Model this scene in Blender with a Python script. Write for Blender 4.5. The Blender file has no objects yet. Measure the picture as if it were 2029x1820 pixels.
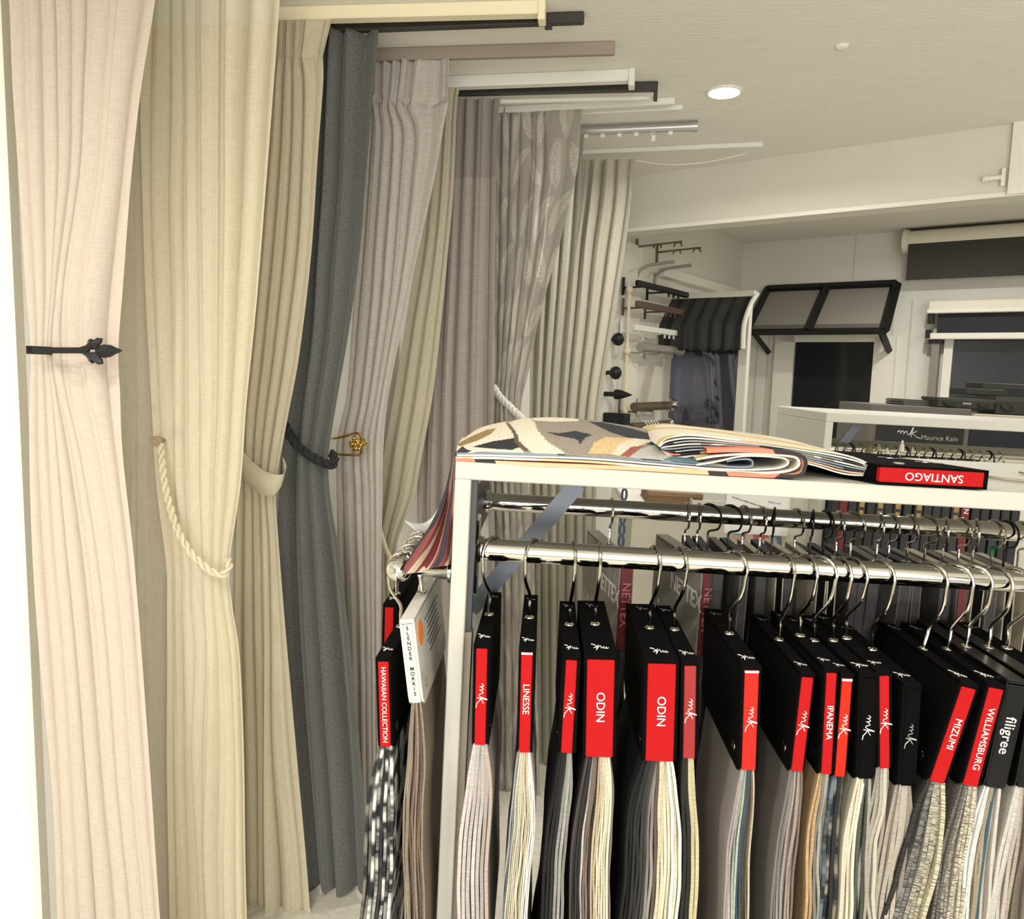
import bpy, math, random
import numpy as np
from mathutils import Vector, Matrix
random.seed(7); R = math.radians
scn = bpy.context.scene; COL = scn.collection
# ---------------------------------------------------------------- camera
F, CX, CY, H = 1523.0, 1014.5, 910.0, 1.55
CAM_ROT = Matrix.Rotation(R(90-6.4), 4, 'X') @ Matrix.Rotation(R(1.5), 4, 'Z')
cd = bpy.data.cameras.new('camera'); cam = bpy.data.objects.new('camera', cd); COL.objects.link(cam)
cam.matrix_world = Matrix.Translation((0, 0, H)) @ CAM_ROT
cd.sensor_fit = 'HORIZONTAL'; cd.sensor_width = 36; cd.lens = F/2029*36; cd.clip_start = .05
scn.camera = cam
# ---------------------------------------------------------------- exposure, world
vs = scn.view_settings; vs.view_transform = 'Standard'; vs.look = 'None'; vs.gamma = 1; vs.use_curve_mapping = False
vs.exposure = 0.42
w = bpy.data.worlds.new('world'); scn.world = w; w.use_nodes = True
w.node_tree.nodes['Background'].inputs[0].default_value = (1, .97, .9, 1); w.node_tree.nodes['Background'].inputs[1].default_value = .6
ZC = 2.45
def lamp(name, kind, loc, power, size=.1, color=(1, .965, .91), aim=None, sy=None):
    l = bpy.data.lights.new(name, kind); l.energy = power; l.color = color
    if kind == 'AREA':
        l.shape = 'RECTANGLE' if sy else 'DISK'; l.size = size
        if sy: l.size_y = sy
    o = bpy.data.objects.new(name, l); o.location = loc; COL.objects.link(o)
    if aim: o.rotation_euler = (Vector(aim)-Vector(loc)).to_track_quat('-Z', 'Y').to_euler()
    return o
# added area light behind the camera, fills the room from the rear
lamp('rear_fill', 'AREA', (.6, -2.35, 1.45), 72, 3.2, (1, .98, .94), (.2, 3, 3.3), 1.9)
# recessed downlights (position, watts), all but the first added as unseen fill; fittings are built in the setting
DOWN = [(None, 9), ((-1.75, .75), 8), ((-.75, .15), 9), ((-.35, -.5), 12), ((1.9, 1.0), 13), ((1.2, -.7), 12), ((2.6, 2.6), 9), ((-1.2, -.3), 9), ((2.0, 3.7), 9)]
# ---------------------------------------------------------------- pixel helpers used to lay the place out
def ray(px, py):
    return (CAM_ROT.to_3x3() @ Vector(((px-CX)/F, -(py-CY)/F, -1)))
EYE = Vector((0, 0, H))
def onz(px, py, z):
    d = ray(px, py); return EYE + d*((z-H)/d.z)
class Frame:
    def __init__(s, M): s.M = M; s.I = M.inverted()
    def pt(s, px, py, b):
        o = s.I @ EYE; d = s.I.to_3x3() @ ray(px, py)
        return o + d*((b-o.y)/d.y)
    def w(s, p): return s.M @ Vector(p)
WORLD = Frame(Matrix.Identity(4))
RACK = Frame(Matrix.Translation(EYE) @ Matrix.Rotation(R(-2.5), 4, 'Z') @ Matrix.Rotation(R(1.4), 4, 'Y'))
# ---------------------------------------------------------------- materials
def S(r, g, b):
    return tuple(((c/255)/12.92 if c/255 <= .04045 else ((c/255+.055)/1.055)**2.4) for c in (r, g, b)) + (1,)
MC = {}
def nt(name):
    m = bpy.data.materials.new(name); m.use_nodes = True; t = m.node_tree
    return m, t, t.nodes['Principled BSDF']
def mat(name, col, rough=.5, metal=0, bump=0, bs=200, var=0, vs_=3, spec=.5, stretch=None, emis=0, coat=0):
    if name in MC: return MC[name]
    m, t, p = nt(name); N, L = t.nodes, t.links
    p.inputs['Base Color'].default_value = col; p.inputs['Roughness'].default_value = rough; p.inputs['Metallic'].default_value = metal
    p.inputs['Specular IOR Level'].default_value = spec; p.inputs['Coat Weight'].default_value = coat
    if emis: p.inputs['Emission Color'].default_value = col; p.inputs['Emission Strength'].default_value = emis
    tc = N.new('ShaderNodeTexCoord'); mp = N.new('ShaderNodeMapping'); L.new(tc.outputs['Object'], mp.inputs[0])
    if stretch: mp.inputs['Scale'].default_value = stretch
    if bump:
        n = N.new('ShaderNodeTexNoise'); n.inputs['Scale'].default_value = bs; n.inputs['Detail'].default_value = 3
        L.new(mp.outputs[0], n.inputs[0]); b = N.new('ShaderNodeBump'); b.inputs['Strength'].default_value = bump; b.inputs['Distance'].default_value = .002
        L.new(n.outputs[0], b.inputs['Height']); L.new(b.outputs[0], p.inputs['Normal'])
    if var:
        n = N.new('ShaderNodeTexNoise'); n.inputs['Scale'].default_value = vs_; n.inputs['Detail'].default_value = 5
        L.new(mp.outputs[0], n.inputs[0]); r = N.new('ShaderNodeValToRGB'); r.color_ramp.elements[0].position = .3; r.color_ramp.elements[1].position = .7
        r.color_ramp.elements[0].color = tuple(c*(1-var) for c in col[:3])+(1,); r.color_ramp.elements[1].color = tuple(min(1, c*(1+var)) for c in col[:3])+(1,)
        L.new(n.outputs[0], r.inputs[0]); L.new(r.outputs[0], p.inputs['Base Color'])
    MC[name] = m; return m
def fabric(name, c1, c2, su=260, sv=30, mixv=.5, bump=.25, transl=.15, attr=None, leafcol=None, band=None, rough=.85, sheen=0):
    """woven cloth: two stretched noises over the cloth's own UV (metres across, metres up)"""
    if name in MC: return MC[name]
    m, t, p = nt(name); N, L = t.nodes, t.links
    p.inputs['Roughness'].default_value = rough; p.inputs['Specular IOR Level'].default_value = .2; p.inputs['Sheen Weight'].default_value = sheen
    uv = N.new('ShaderNodeUVMap'); uv.uv_map = 'UVMap'
    def nz(sx, sy, d=3):
        mp = N.new('ShaderNodeMapping'); mp.inputs['Scale'].default_value = (sx, sy, 1); L.new(uv.outputs[0], mp.inputs[0])
        n = N.new('ShaderNodeTexNoise'); n.inputs['Scale'].default_value = 1; n.inputs['Detail'].default_value = d; L.new(mp.outputs[0], n.inputs[0]); return n
    a, b = nz(su, sv), nz(sv, su*.8)
    mx = N.new('ShaderNodeMath'); mx.operation = 'ADD'; L.new(a.outputs[0], mx.inputs[0]); L.new(b.outputs[0], mx.inputs[1])
    h = N.new('ShaderNodeMath'); h.operation = 'MULTIPLY'; h.inputs[1].default_value = .5; L.new(mx.outputs[0], h.inputs[0])
    r = N.new('ShaderNodeValToRGB'); r.color_ramp.elements[0].position = .5-.2*mixv; r.color_ramp.elements[1].position = .5+.2*mixv
    r.color_ramp.elements[0].color = c1; r.color_ramp.elements[1].color = c2; L.new(h.outputs[0], r.inputs[0])
    out = r.outputs[0]
    if attr:
        at = N.new('ShaderNodeAttribute'); at.attribute_name = attr; mm = N.new('ShaderNodeMix'); mm.data_type = 'RGBA'
        L.new(at.outputs['Fac'], mm.inputs[0]); L.new(out, mm.inputs[6]); mm.inputs[7].default_value = leafcol; out = mm.outputs[2]
    if band:   # stitched heading band above a height of the cloth
        sp = N.new('ShaderNodeSeparateXYZ'); L.new(uv.outputs[0], sp.inputs[0]); g = N.new('ShaderNodeMath'); g.operation = 'GREATER_THAN'; g.inputs[1].default_value = band[0]
        L.new(sp.outputs[1], g.inputs[0]); mm = N.new('ShaderNodeMix'); mm.data_type = 'RGBA'; L.new(g.outputs[0], mm.inputs[0]); L.new(out, mm.inputs[6]); mm.inputs[7].default_value = band[1]; out = mm.outputs[2]
    L.new(out, p.inputs['Base Color'])
    bp = N.new('ShaderNodeBump'); bp.inputs['Strength'].default_value = bump; bp.inputs['Distance'].default_value = .0015
    L.new(h.outputs[0], bp.inputs['Height']); L.new(bp.outputs[0], p.inputs['Normal'])
    if transl:
        tr = N.new('ShaderNodeBsdfTranslucent'); L.new(out, tr.inputs[0]); ms = N.new('ShaderNodeMixShader'); ms.inputs[0].default_value = transl
        L.new(p.outputs[0], ms.inputs[1]); L.new(tr.outputs[0], ms.inputs[2]); L.new(ms.outputs[0], N['Material Output'].inputs[0])
    MC[name] = m; return m
def printed(name, stops, scale=5, dist=3, st=(1, 1, 1)):
    """abstract printed cloth in flat colour shapes"""
    if name in MC: return MC[name]
    m, t, p = nt(name); N, L = t.nodes, t.links; p.inputs['Roughness'].default_value = .9; p.inputs['Specular IOR Level'].default_value = .15
    uv = N.new('ShaderNodeUVMap'); uv.uv_map = 'UVMap'; mp = N.new('ShaderNodeMapping'); mp.inputs['Scale'].default_value = st; mp.inputs['Rotation'].default_value = (0, 0, .35); L.new(uv.outputs[0], mp.inputs[0])
    n = N.new('ShaderNodeTexNoise'); n.inputs['Scale'].default_value = scale; n.inputs['Distortion'].default_value = dist*.12; n.inputs['Detail'].default_value = .6
    L.new(mp.outputs[0], n.inputs[0]); r = N.new('ShaderNodeValToRGB'); r.color_ramp.interpolation = 'CONSTANT'; e = r.color_ramp.elements
    e[0].position = 0; e[0].color = stops[0][1]; e[1].position = stops[1][0]; e[1].color = stops[1][1]
    for q, c in stops[2:]: x = e.new(q); x.color = c
    mr = N.new('ShaderNodeMapRange'); mr.inputs['From Min'].default_value = .3; mr.inputs['From Max'].default_value = .7; L.new(n.outputs[0], mr.inputs['Value']); L.new(mr.outputs[0], r.inputs[0])
    n2 = N.new('ShaderNodeTexNoise'); n2.inputs['Scale'].default_value = 500; L.new(uv.outputs[0], n2.inputs[0])
    mm = N.new('ShaderNodeMix'); mm.data_type = 'RGBA'; mm.blend_type = 'MULTIPLY'; mm.inputs[0].default_value = .5; L.new(r.outputs[0], mm.inputs[6])
    rr = N.new('ShaderNodeValToRGB'); rr.color_ramp.elements[0].position = .35; rr.color_ramp.elements[1].position = .6; rr.color_ramp.elements[0].color = (.72, .72, .72, 1); L.new(n2.outputs[0], rr.inputs[0]); L.new(rr.outputs[0], mm.inputs[7])
    L.new(mm.outputs[2], p.inputs['Base Color']); b = N.new('ShaderNodeBump'); b.inputs['Strength'].default_value = .3; b.inputs['Distance'].default_value = .001
    L.new(n2.outputs[0], b.inputs['Height']); L.new(b.outputs[0], p.inputs['Normal']); MC[name] = m; return m
CHROME = mat('chrome', (.62, .61, .58, 1), .06, 1)
CHROMEW = mat('hook_wire_chrome', (.62, .59, .53, 1), .12, 1)
DARKWIRE = mat('black_wire', (.03, .03, .03, 1), .25, .6)
WHITE = mat('white_paint', S(232, 230, 218), .45, bump=.15, bs=60)
WALLP = mat('wall_paint', S(216, 214, 204), .6, bump=.1, bs=40)
CEIL = mat('ceiling_paint', S(226, 223, 213), .8, bump=.5, bs=22, stretch=(1, 5, 1), var=.02, vs_=6)
BLACKCLOTH = mat('black_bookcloth', S(9, 9, 10), .95, bump=.3, bs=900, var=.3, vs_=500, spec=.06)
BLACKGLOSS = mat('black_gloss_board', S(12, 12, 13), .3, spec=.25)
GREYCLOTH = mat('grey_bookcloth', S(105, 101, 96), .9, bump=.3, bs=900, var=.12, vs_=400, spec=.2)
DGREYCLOTH = mat('dark_grey_bookcloth', S(68, 66, 68), .9, bump=.3, bs=900, var=.15, vs_=400, spec=.2)
BEIGECLOTH = mat('beige_bookcloth', S(176, 168, 150), .9, bump=.3, bs=900, var=.06, vs_=400, spec=.2)
RED = mat('red_spine', S(166, 15, 18), .7, bump=.15, bs=800, spec=.15)
CORAL = mat('coral_spine', S(186, 36, 26), .6, bump=.1, bs=800, spec=.15)
SHADERED = mat('shaded_red_spine', S(140, 16, 20), .6, bump=.1, bs=800)  # darker copy of the red spine, its shade put into the colour
MAROON = mat('maroon_label', S(92, 18, 24), .6)
INKW = mat('white_ink', S(235, 228, 222), .5); INKB = mat('black_ink', S(25, 25, 25), .6); INKG = mat('silver_foil', S(205, 205, 205), .25, .8)
# ---------------------------------------------------------------- mesh builder
class MB:
    def __init__(s): s.v = []; s.f = []; s.uv = []
    def add(s, vs_, fs, uv=None):
        o = len(s.v); s.v += [tuple(x) for x in vs_]; s.f += [tuple(i+o for i in f) for f in fs]; s.uv += (uv if uv else [(x[0]*1., x[2]*1.) for x in s.v[o:]]); return s
    def box(s, x0, x1, y0, y1, z0, z1):
        return s.add([(x, y, z) for z in (z0, z1) for y in (y0, y1) for x in (x0, x1)], [(0, 2, 3, 1), (4, 5, 7, 6), (0, 1, 5, 4), (2, 6, 7, 3), (0, 4, 6, 2), (1, 3, 7, 5)])
    def rbox(s, x0, x1, y0, y1, z0, z1, c=.002):
        """box with chamfered long and vertical edges"""
        pr = [(x0+c, z0), (x1-c, z0), (x1, z0+c), (x1, z1-c), (x1-c, z1), (x0+c, z1), (x0, z1-c), (x0, z0+c)]
        def sc(p, k): return ((p[0]-(x0+x1)/2)*(1-k*2*c/(x1-x0))+(x0+x1)/2, (p[1]-(z0+z1)/2)*(1-k*2*c/(z1-z0))+(z0+z1)/2)
        vs_ = []
        for y, k in ((y0, 1), (y0+c, 0), (y1-c, 0), (y1, 1)):
            for q in pr: a, b = sc(q, k); vs_.append((a, y, b))
        fs = [tuple(range(7, -1, -1)) if False else tuple(range(8)), tuple(range(31, 23, -1))]
        for r_ in range(3):
            for i in range(8): j = (i+1) % 8; fs.append((r_*8+i, (r_+1)*8+i, (r_+1)*8+j, r_*8+j))
        return s.add(vs_, fs)
    def tube(s, path, r, n=10, caps=True, closed=False):
        P = [Vector(p) for p in path]; m = len(P); rs = r if isinstance(r, (list, tuple)) else [r]*m
        vs_ = []; up = None
        for i, p in enumerate(P):
            t = ((P[(i+1) % m] if closed else P[min(i+1, m-1)])-(P[i-1] if closed else P[max(i-1, 0)])).normalized()
            if up is None: up = Vector((0, 0, 1)) if abs(t.z) < .9 else Vector((1, 0, 0))
            a = t.cross(up)
            if a.length < 1e-5: a = t.cross(Vector((.3, .9, .1)))
            a.normalize(); b = t.cross(a).normalized(); up = -b if False else a.cross(t)
            for k in range(n): an = 2*math.pi*k/n; vs_.append(p+a*(rs[i]*math.cos(an))+b*(rs[i]*math.sin(an)))
        fs = []
        for i in range(m if closed else m-1):
            for k in range(n): fs.append((i*n+k, i*n+(k+1) % n, ((i+1) % m)*n+(k+1) % n, ((i+1) % m)*n+k))
        if caps and not closed: fs += [tuple(range(n-1, -1, -1)), tuple((m-1)*n+k for k in range(n))]
        return s.add(vs_, fs)
    def lathe(s, prof, axis_o, axis_d, n=20):
        d = Vector(axis_d).normalized(); o = Vector(axis_o)
        return s.tube([o+d*h for h, r in prof], [max(r, 1e-4) for h, r in prof], n)
    def grid(s, G, UV=None, thick=0, back=None):
        """G[row][col] points; optional closed thickness along given normals"""
        nr, nc = len(G), len(G[0]); vs_ = [p for r_ in G for p in r_]
        uv = [q for r_ in UV for q in r_] if UV else None
        fs = [(i*nc+j, i*nc+j+1, (i+1)*nc+j+1, (i+1)*nc+j) for i in range(nr-1) for j in range(nc-1)]
        if thick:
            nb = Vector(back)*thick; k = nr*nc; vs_ = vs_+[Vector(p)+nb for p in vs_]; uv = uv*2 if uv else None
            fs += [tuple(k+a for a in f[::-1]) for f in fs]
            ring = [j for j in range(nc)]+[i*nc+nc-1 for i in range(1, nr)]+[(nr-1)*nc+j for j in range(nc-2, -1, -1)]+[i*nc for i in range(nr-2, 0, -1)]
            for q in range(len(ring)): a, b = ring[q], ring[(q+1) % len(ring)]; fs.append((b, a, k+a, k+b))
        return s.add(vs_, fs, uv)
    def prism(s, poly, y0, y1, tf=None):
        """polygon in x,z extruded over y"""
        n = len(poly); vs_ = [Vector((x, y0, z)) for x, z in poly]+[Vector((x, y1, z)) for x, z in poly]
        if tf: vs_ = [tf @ v for v in vs_]
        return s.add(vs_, [tuple(range(n)), tuple(range(2*n-1, n-1, -1))]+[(i, n+i, n+(i+1) % n, (i+1) % n) for i in range(n)])
    def build(s, name, m, parent=None, label=None, cat=None, group=None, kind=None, smooth=False, M=None, fix=True):
        me = bpy.data.meshes.new(name); me.from_pydata(s.v, [], s.f); me.update()
        ul = me.uv_layers.new(name='UVMap'); vi = np.empty(len(me.loops), dtype=np.int32); me.loops.foreach_get('vertex_index', vi)
        ul.data.foreach_set('uv', np.array(s.uv, dtype=np.float32)[vi].ravel())
        if fix:
            import bmesh
            b = bmesh.new(); b.from_mesh(me); bmesh.ops.recalc_face_normals(b, faces=b.faces[:]); b.to_mesh(me); b.free()
        if smooth:
            me.polygons.foreach_set('use_smooth', [True]*len(me.polygons))
            if smooth != 'full' and hasattr(me, 'set_sharp_from_angle'): me.set_sharp_from_angle(angle=R(40))
        me.materials.append(m); o = bpy.data.objects.new(name, me); COL.objects.link(o)
        if M is not None: o.matrix_world = M
        if parent: o.parent = parent
        if label: o['label'] = label
        if cat: o['category'] = cat
        if group: o['group'] = group
        if kind: o['kind'] = kind
        return o
def thing(name, label, cat, M=None, group=None):
    o = bpy.data.objects.new(name, None); COL.objects.link(o); o.empty_display_size = .05
    if M is not None: o.matrix_world = M
    o['label'] = label; o['category'] = cat
    if group: o['group'] = group
    return o
def T(*a): return Matrix.Translation(Vector(a[0]) if len(a) == 1 else Vector(a))
def text(body, name, parent, M, size, m, extrude=.0003, bold=0, spacing=1, label=None):
    c = bpy.data.curves.new(name, 'FONT'); c.body = body; c.size = size; c.align_x = 'CENTER'; c.align_y = 'CENTER'; c.extrude = extrude; c.offset = bold; c.space_character = spacing; c.resolution_u = 3
    o = bpy.data.objects.new('tmp', c); COL.objects.link(o); dg = bpy.context.evaluated_depsgraph_get()
    me = bpy.data.meshes.new_from_object(o.evaluated_get(dg)); bpy.data.objects.remove(o); bpy.data.curves.remove(c)
    me.name = name; me.materials.clear(); me.materials.append(m)
    q = bpy.data.objects.new(name, me); COL.objects.link(q); q.parent = parent; q.matrix_local = M
    if label: q['label'] = label
    return q
def basis(x, y, o):
    x, y = Vector(x).normalized(), Vector(y).normalized(); z = x.cross(y)
    return Matrix(((x.x, y.x, z.x, o[0]), (x.y, y.y, z.y, o[1]), (x.z, y.z, z.z, o[2]), (0, 0, 0, 1)))
MKP = [[(-.95, .05), (-.8, .2), (-.72, .15), (-.72, -.1), (-.62, .12), (-.52, .2), (-.46, .1), (-.46, -.12), (-.34, .1), (-.22, .18), (-.16, .05), (-.12, -.12), (.0, -.14), (.12, .05), (.25, .45), (.3, .5)],
       [(.3, .5), (.22, .1), (.16, -.3)], [(.6, .22), (.36, .08), (.2, .0)], [(.2, .02), (.42, -.12), (.62, -.3), (.95, -.36)]]
def mk_logo(parent, M, size, m, name='script_logo', r=None):
    mb = MB()
    for p in MKP: mb.tube([(x*size*.5, y*size*.5, 0) for x, y in p], r or size*.022, 5)
    o = mb.build(name, m, parent, fix=False); o.matrix_local = M; return o
def catmull(rows, n):
    """rows: list of lists of Vectors (same length); n sub-steps between rows"""
    out = []
    for i in range(len(rows)-1):
        p0, p1, p2, p3 = rows[max(i-1, 0)], rows[i], rows[i+1], rows[min(i+2, len(rows)-1)]
        for k in range(n):
            t = k/n; out.append([(p1[j]*2+(p2[j]-p0[j])*t+(p0[j]*2-p1[j]*5+p2[j]*4-p3[j])*t*t+(p1[j]*3-p0[j]-p2[j]*3+p3[j])*t**3)*.5 for j in range(len(p1))])
    out.append(list(rows[-1])); return out
def smoothpath(P, n=6):
    return [r_[0] for r_ in catmull([[Vector(p)] for p in P], n)]
# ================================================================ THE SETTING
A_, B_ = onz(1255, 350, ZC), onz(2010, 245, ZC)
AB = math.atan2(B_.y-A_.y, B_.x-A_.x)                       # direction of the bulkhead and far wall
Q1 = onz(1492, 481, ZC)
FAR = Frame(T(Q1.x, Q1.y, 0) @ Matrix.Rotation(AB, 4, 'Z'))   # x along far wall, y into the wall
cor = FAR.pt(1473, 500, 0); COR = FAR.w((cor.x, 0, 0))        # far left corner of the room
LEFT = Frame(T(COR.x, COR.y, 0) @ Matrix.Rotation(AB+R(90), 4, 'Z'))   # x away from the camera, y into the left wall
def box_in(fr, x0, x1, y0, y1, z0, z1, name, m, **k):
    return MB().box(x0, x1, y0, y1, z0, z1).build(name, m, M=fr.M, **k)
near = LEFT.I @ Vector((-1.06, 1.64, 0)); xn = LEFT.pt(22, 700, 0).x
box_in(LEFT, xn, .1, 0, .14, 0, ZC, 'wall_left', WALLP, kind='structure')
box_in(FAR, cor.x-.15, 5.2, 0, .12, 0, ZC, 'wall_far', WALLP, kind='structure')
# the bright return of the wall at the near left, facing the room; strong light put into its white colour
FRONT = WALLP
nw = LEFT.w((xn, 0, 0))
MB().box(-1.6, 0, 0, .13, 0, ZC).build('wall_return', mat('lit_white_wall', S(246, 244, 236), .4), M=T(nw.x, nw.y, 0) @ Matrix.Rotation(R(4), 4, 'Z'), kind='structure')
MB().box(.0, .018, -.012, .02, 0, ZC).build('trim_1', mat('trim_paint', S(225, 220, 205), .4), M=T(nw.x, nw.y, 0) @ Matrix.Rotation(R(4), 4, 'Z'), kind='structure')
FLOORM = mat('speckled_floor', S(214, 209, 196), .5, var=.12, vs_=60)
MB().box(-2.8, 6, -2.6, 7, -.05, 0).build('floor', FLOORM, kind='structure')
MB().box(-2.8, 6, -2.6, 7, ZC, ZC+.06).build('ceiling', CEIL, kind='structure')
box_in(WORLD, -2.8, -2.7, -2.6, 2.2, 0, ZC, 'wall_side', WALLP, kind='structure')
box_in(WORLD, 5.0, 5.1, -2.6, 3, 0, ZC, 'wall_right', WALLP, kind='structure')
mb = MB(); mb.box(-2.8, -1.2, -2.6, -2.5, 0, ZC); mb.box(2.4, 5.1, -2.6, -2.5, 0, ZC); mb.box(-1.2, 2.4, -2.6, -2.5, 0, .5); mb.box(-1.2, 2.4, -2.6, -2.5, 2.35, ZC)
mb.build('wall_rear', WALLP, kind='structure')
# bulkhead beam across the ceiling
BUL = Frame(T(A_.x, A_.y, 0) @ Matrix.Rotation(AB, 4, 'Z'))
zb = BUL.pt(1500, 434, 0).z
lx = (BUL.I @ LEFT.w((0, 0, 0))).x
box_in(BUL, lx, 4.2, 0, .12, zb, ZC, 'trim_2', mat('bulkhead_paint', S(214, 211, 197), .7, bump=.1, bs=30, var=.03, vs_=5), kind='structure')
box_in(BUL, lx, 4.2, -.006, .0, zb-.004, zb+.012, 'trim_3', WHITE, kind='structure')
c = BUL.pt(2016, 300, -.01)
box_in(BUL, c.x-.018, c.x+.05, -.02, 0, zb, ZC, 'trim_4', WHITE, kind='structure')
c = BUL.pt(1992, 350, -.02)
t = thing('door_stop', 'small white stop bracket screwed to the bulkhead beside the vertical strip', 'bracket', BUL.M @ T(c))
MB().box(-.012, .0, 0, .02, -.03, .03).build('plate', WHITE, t); MB().lathe([(0, .008), (.04, .008), (.045, .012), (.055, .01)], (-.012, 0, 0), (-1, 0, 0), 10).build('pin', WHITE, t, smooth=True)
# painted-over ceiling rose
c = onz(1668, 91, ZC)
MB().lathe([(0, .02), (.004, .018), (.008, .01), (.009, .001)], (c.x, c.y, ZC), (0, 0, -1), 16).build('ceiling_cap', CEIL, label='small painted-over cap on the ceiling right of the lit downlight', cat='cap', smooth=True)
# the visible downlight and the added fill downlights
EM = mat('lamp_glow', (1, .95, .85, 1), .5, emis=22)
d0 = onz(1435, 181, ZC)
for i, (p, pw) in enumerate(DOWN):
    x, y = (d0.x, d0.y) if p is None else p
    t = thing('downlight', 'lit round recessed downlight in the ceiling above the bulkhead side' if i == 0 else 'round downlight added to the ceiling out of view, to brighten the room', 'light', T(x, y, ZC), None if i == 0 else 'added fill downlights')
    MB().lathe([(0, .056), (.004, .056), (.006, .052), (.006, .050), (.001, .049)], (0, 0, 0), (0, 0, -1), 28).build('trim_ring', WHITE, t, smooth=True)
    MB().lathe([(0.0015, .049), (.0065, .048), (.0068, .0)], (0, 0, 0), (0, 0, -1), 28).build('diffuser', EM, t)
    l = lamp('downlight_beam', 'AREA', (x, y, ZC-.02), pw, .09); l.data.spread = R(165)
# ================================================================ CURTAIN TRACKS
TR = []
def track(a, b, wl):
    A, B = onz(*a, ZC-.03), onz(*b, ZC-.03); an = math.atan2(B.y-A.y, B.x-A.x)
    fr = Frame(T(B.x, B.y, 0) @ Matrix.Rotation(an, 4, 'Z')); return fr
def wall_x(fr):
    """local x where a track line meets the left wall"""
    o = LEFT.I @ fr.w((0, 0, 0)); d = LEFT.I.to_3x3() @ fr.M.to_3x3() @ Vector((1, 0, 0)); return -o.y/d.y
cream = mat('cream_track', S(238, 228, 196), .35); dk = mat('charcoal_track', S(52, 49, 46), .45); taupe = mat('taupe_track', S(150, 138, 126), .5)
wt = mat('white_track', S(226, 226, 218), .35); alu = mat('satin_aluminium', S(190, 190, 188), .3, .7)
def tk(fr, m, label, hh=.03, dd=.03, name='curtain_track', end=None, off=0, z1=ZC, x1=0):
    x0 = wall_x(fr)+.02; t = thing(name, label, 'track', fr.M @ T(0, off, z1), 'curtain tracks on the ceiling')
    MB().rbox(x0, x1, -dd/2, dd/2, -hh, -.0, .003).build('rail', m, t)
    if end == 'cap': MB().rbox(x1-.014, x1+.004, -dd/2-.005, dd/2+.003, -hh-.016, .0, .002).build('end_bracket', m, t)
    if end == 'hook': MB().box(x1-.012, x1, -.008, .008, -hh-.028, -hh).build('end_stop', m, t)
    return t
F1 = track((670, 40), (1078, 30), 0); tk(F1, cream, 'cream boxed curtain track, the topmost lit one on the ceiling', .032, .034, end='cap')
F2 = track((755, 65), (1157, 50), 0); t = tk(F2, dk, 'dark charcoal curtain track just below the cream one', .026, .024)
MB().box(-.098, -.08, -.006, .006, -.036, -.024).build('glider', dk, t)
F3 = track((895, 115), (1218, 106), 0); tk(F3, taupe, 'flat taupe curtain track above the light grey curtain', .034, .02)
F4 = track((925, 172), (1255, 160), 0); tk(F4, wt, 'white boxed curtain track with a white end bracket', .034, .034, end='cap')
F5 = track((925, 192), (1303, 183), 0); t = tk(F5, dk, 'black curtain track with a hooked black end', .026, .024, end='hook')
MB().box(wall_x(F5)+.05, -.012, .02, .03, -.044, -.034).build('liner_rail', wt, t)
F6 = track((1156, 222), (1336, 213), 0); tk(F6, wt, 'round white curtain track, the upper of a white pair', .022, .026)
F6b = track((1156, 236), (1352, 226), 0); tk(F6b, wt, 'slim white curtain track, the lower of a white pair', .016, .018)
F7 = track((1156, 265), (1382, 256), 0)
t = thing('curtain_track', 'round satin silver curtain track with small white gliders', 'track', F7.M @ T(0, 0, ZC), 'curtain tracks on the ceiling')
MB().tube([(wall_x(F7)+.02, 0, -.02), (-.02, 0, -.02)], .015, 14).build('rail', alu, t, smooth=True); MB().tube([(-.022, 0, -.02), (0, 0, -.02)], .0175, 14).build('end_cap', alu, t, smooth=True)
for k in range(9): MB().box(-.1-k*.06, -.085-k*.06, -.005, .005, -.046, -.034).build('glider', wt, t)
MB().box(-.158, -.145, -.005, .005, -.066, -.034).build('glider', wt, t)
F8 = track((1156, 312), (1512, 297), 0); t = tk(F8, wt, 'slim white curtain track, the longest and lowest in the picture, with a loose cord', .018, .02)
P = [F8.pt(x, y, 0) - Vector((0, 0, ZC)) for x, y in ((1262, 318), (1300, 324), (1345, 326), (1400, 321), (1450, 311), (1480, 303))]
MB().tube(smoothpath(P), .0018, 6).build('loose_cord', wt, t, smooth=True)
# two tracks that run above the frame carry the nearest curtains
F0 = Frame(T(-.45, 1.54, 0) @ Matrix.Rotation(R(-6), 4, 'Z')); F0b = Frame(T(-.3, 1.76, 0) @ Matrix.Rotation(R(-6), 4, 'Z')); F0c = Frame(T(-.3, 1.86, 0) @ Matrix.Rotation(R(-6), 4, 'Z'))
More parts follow.
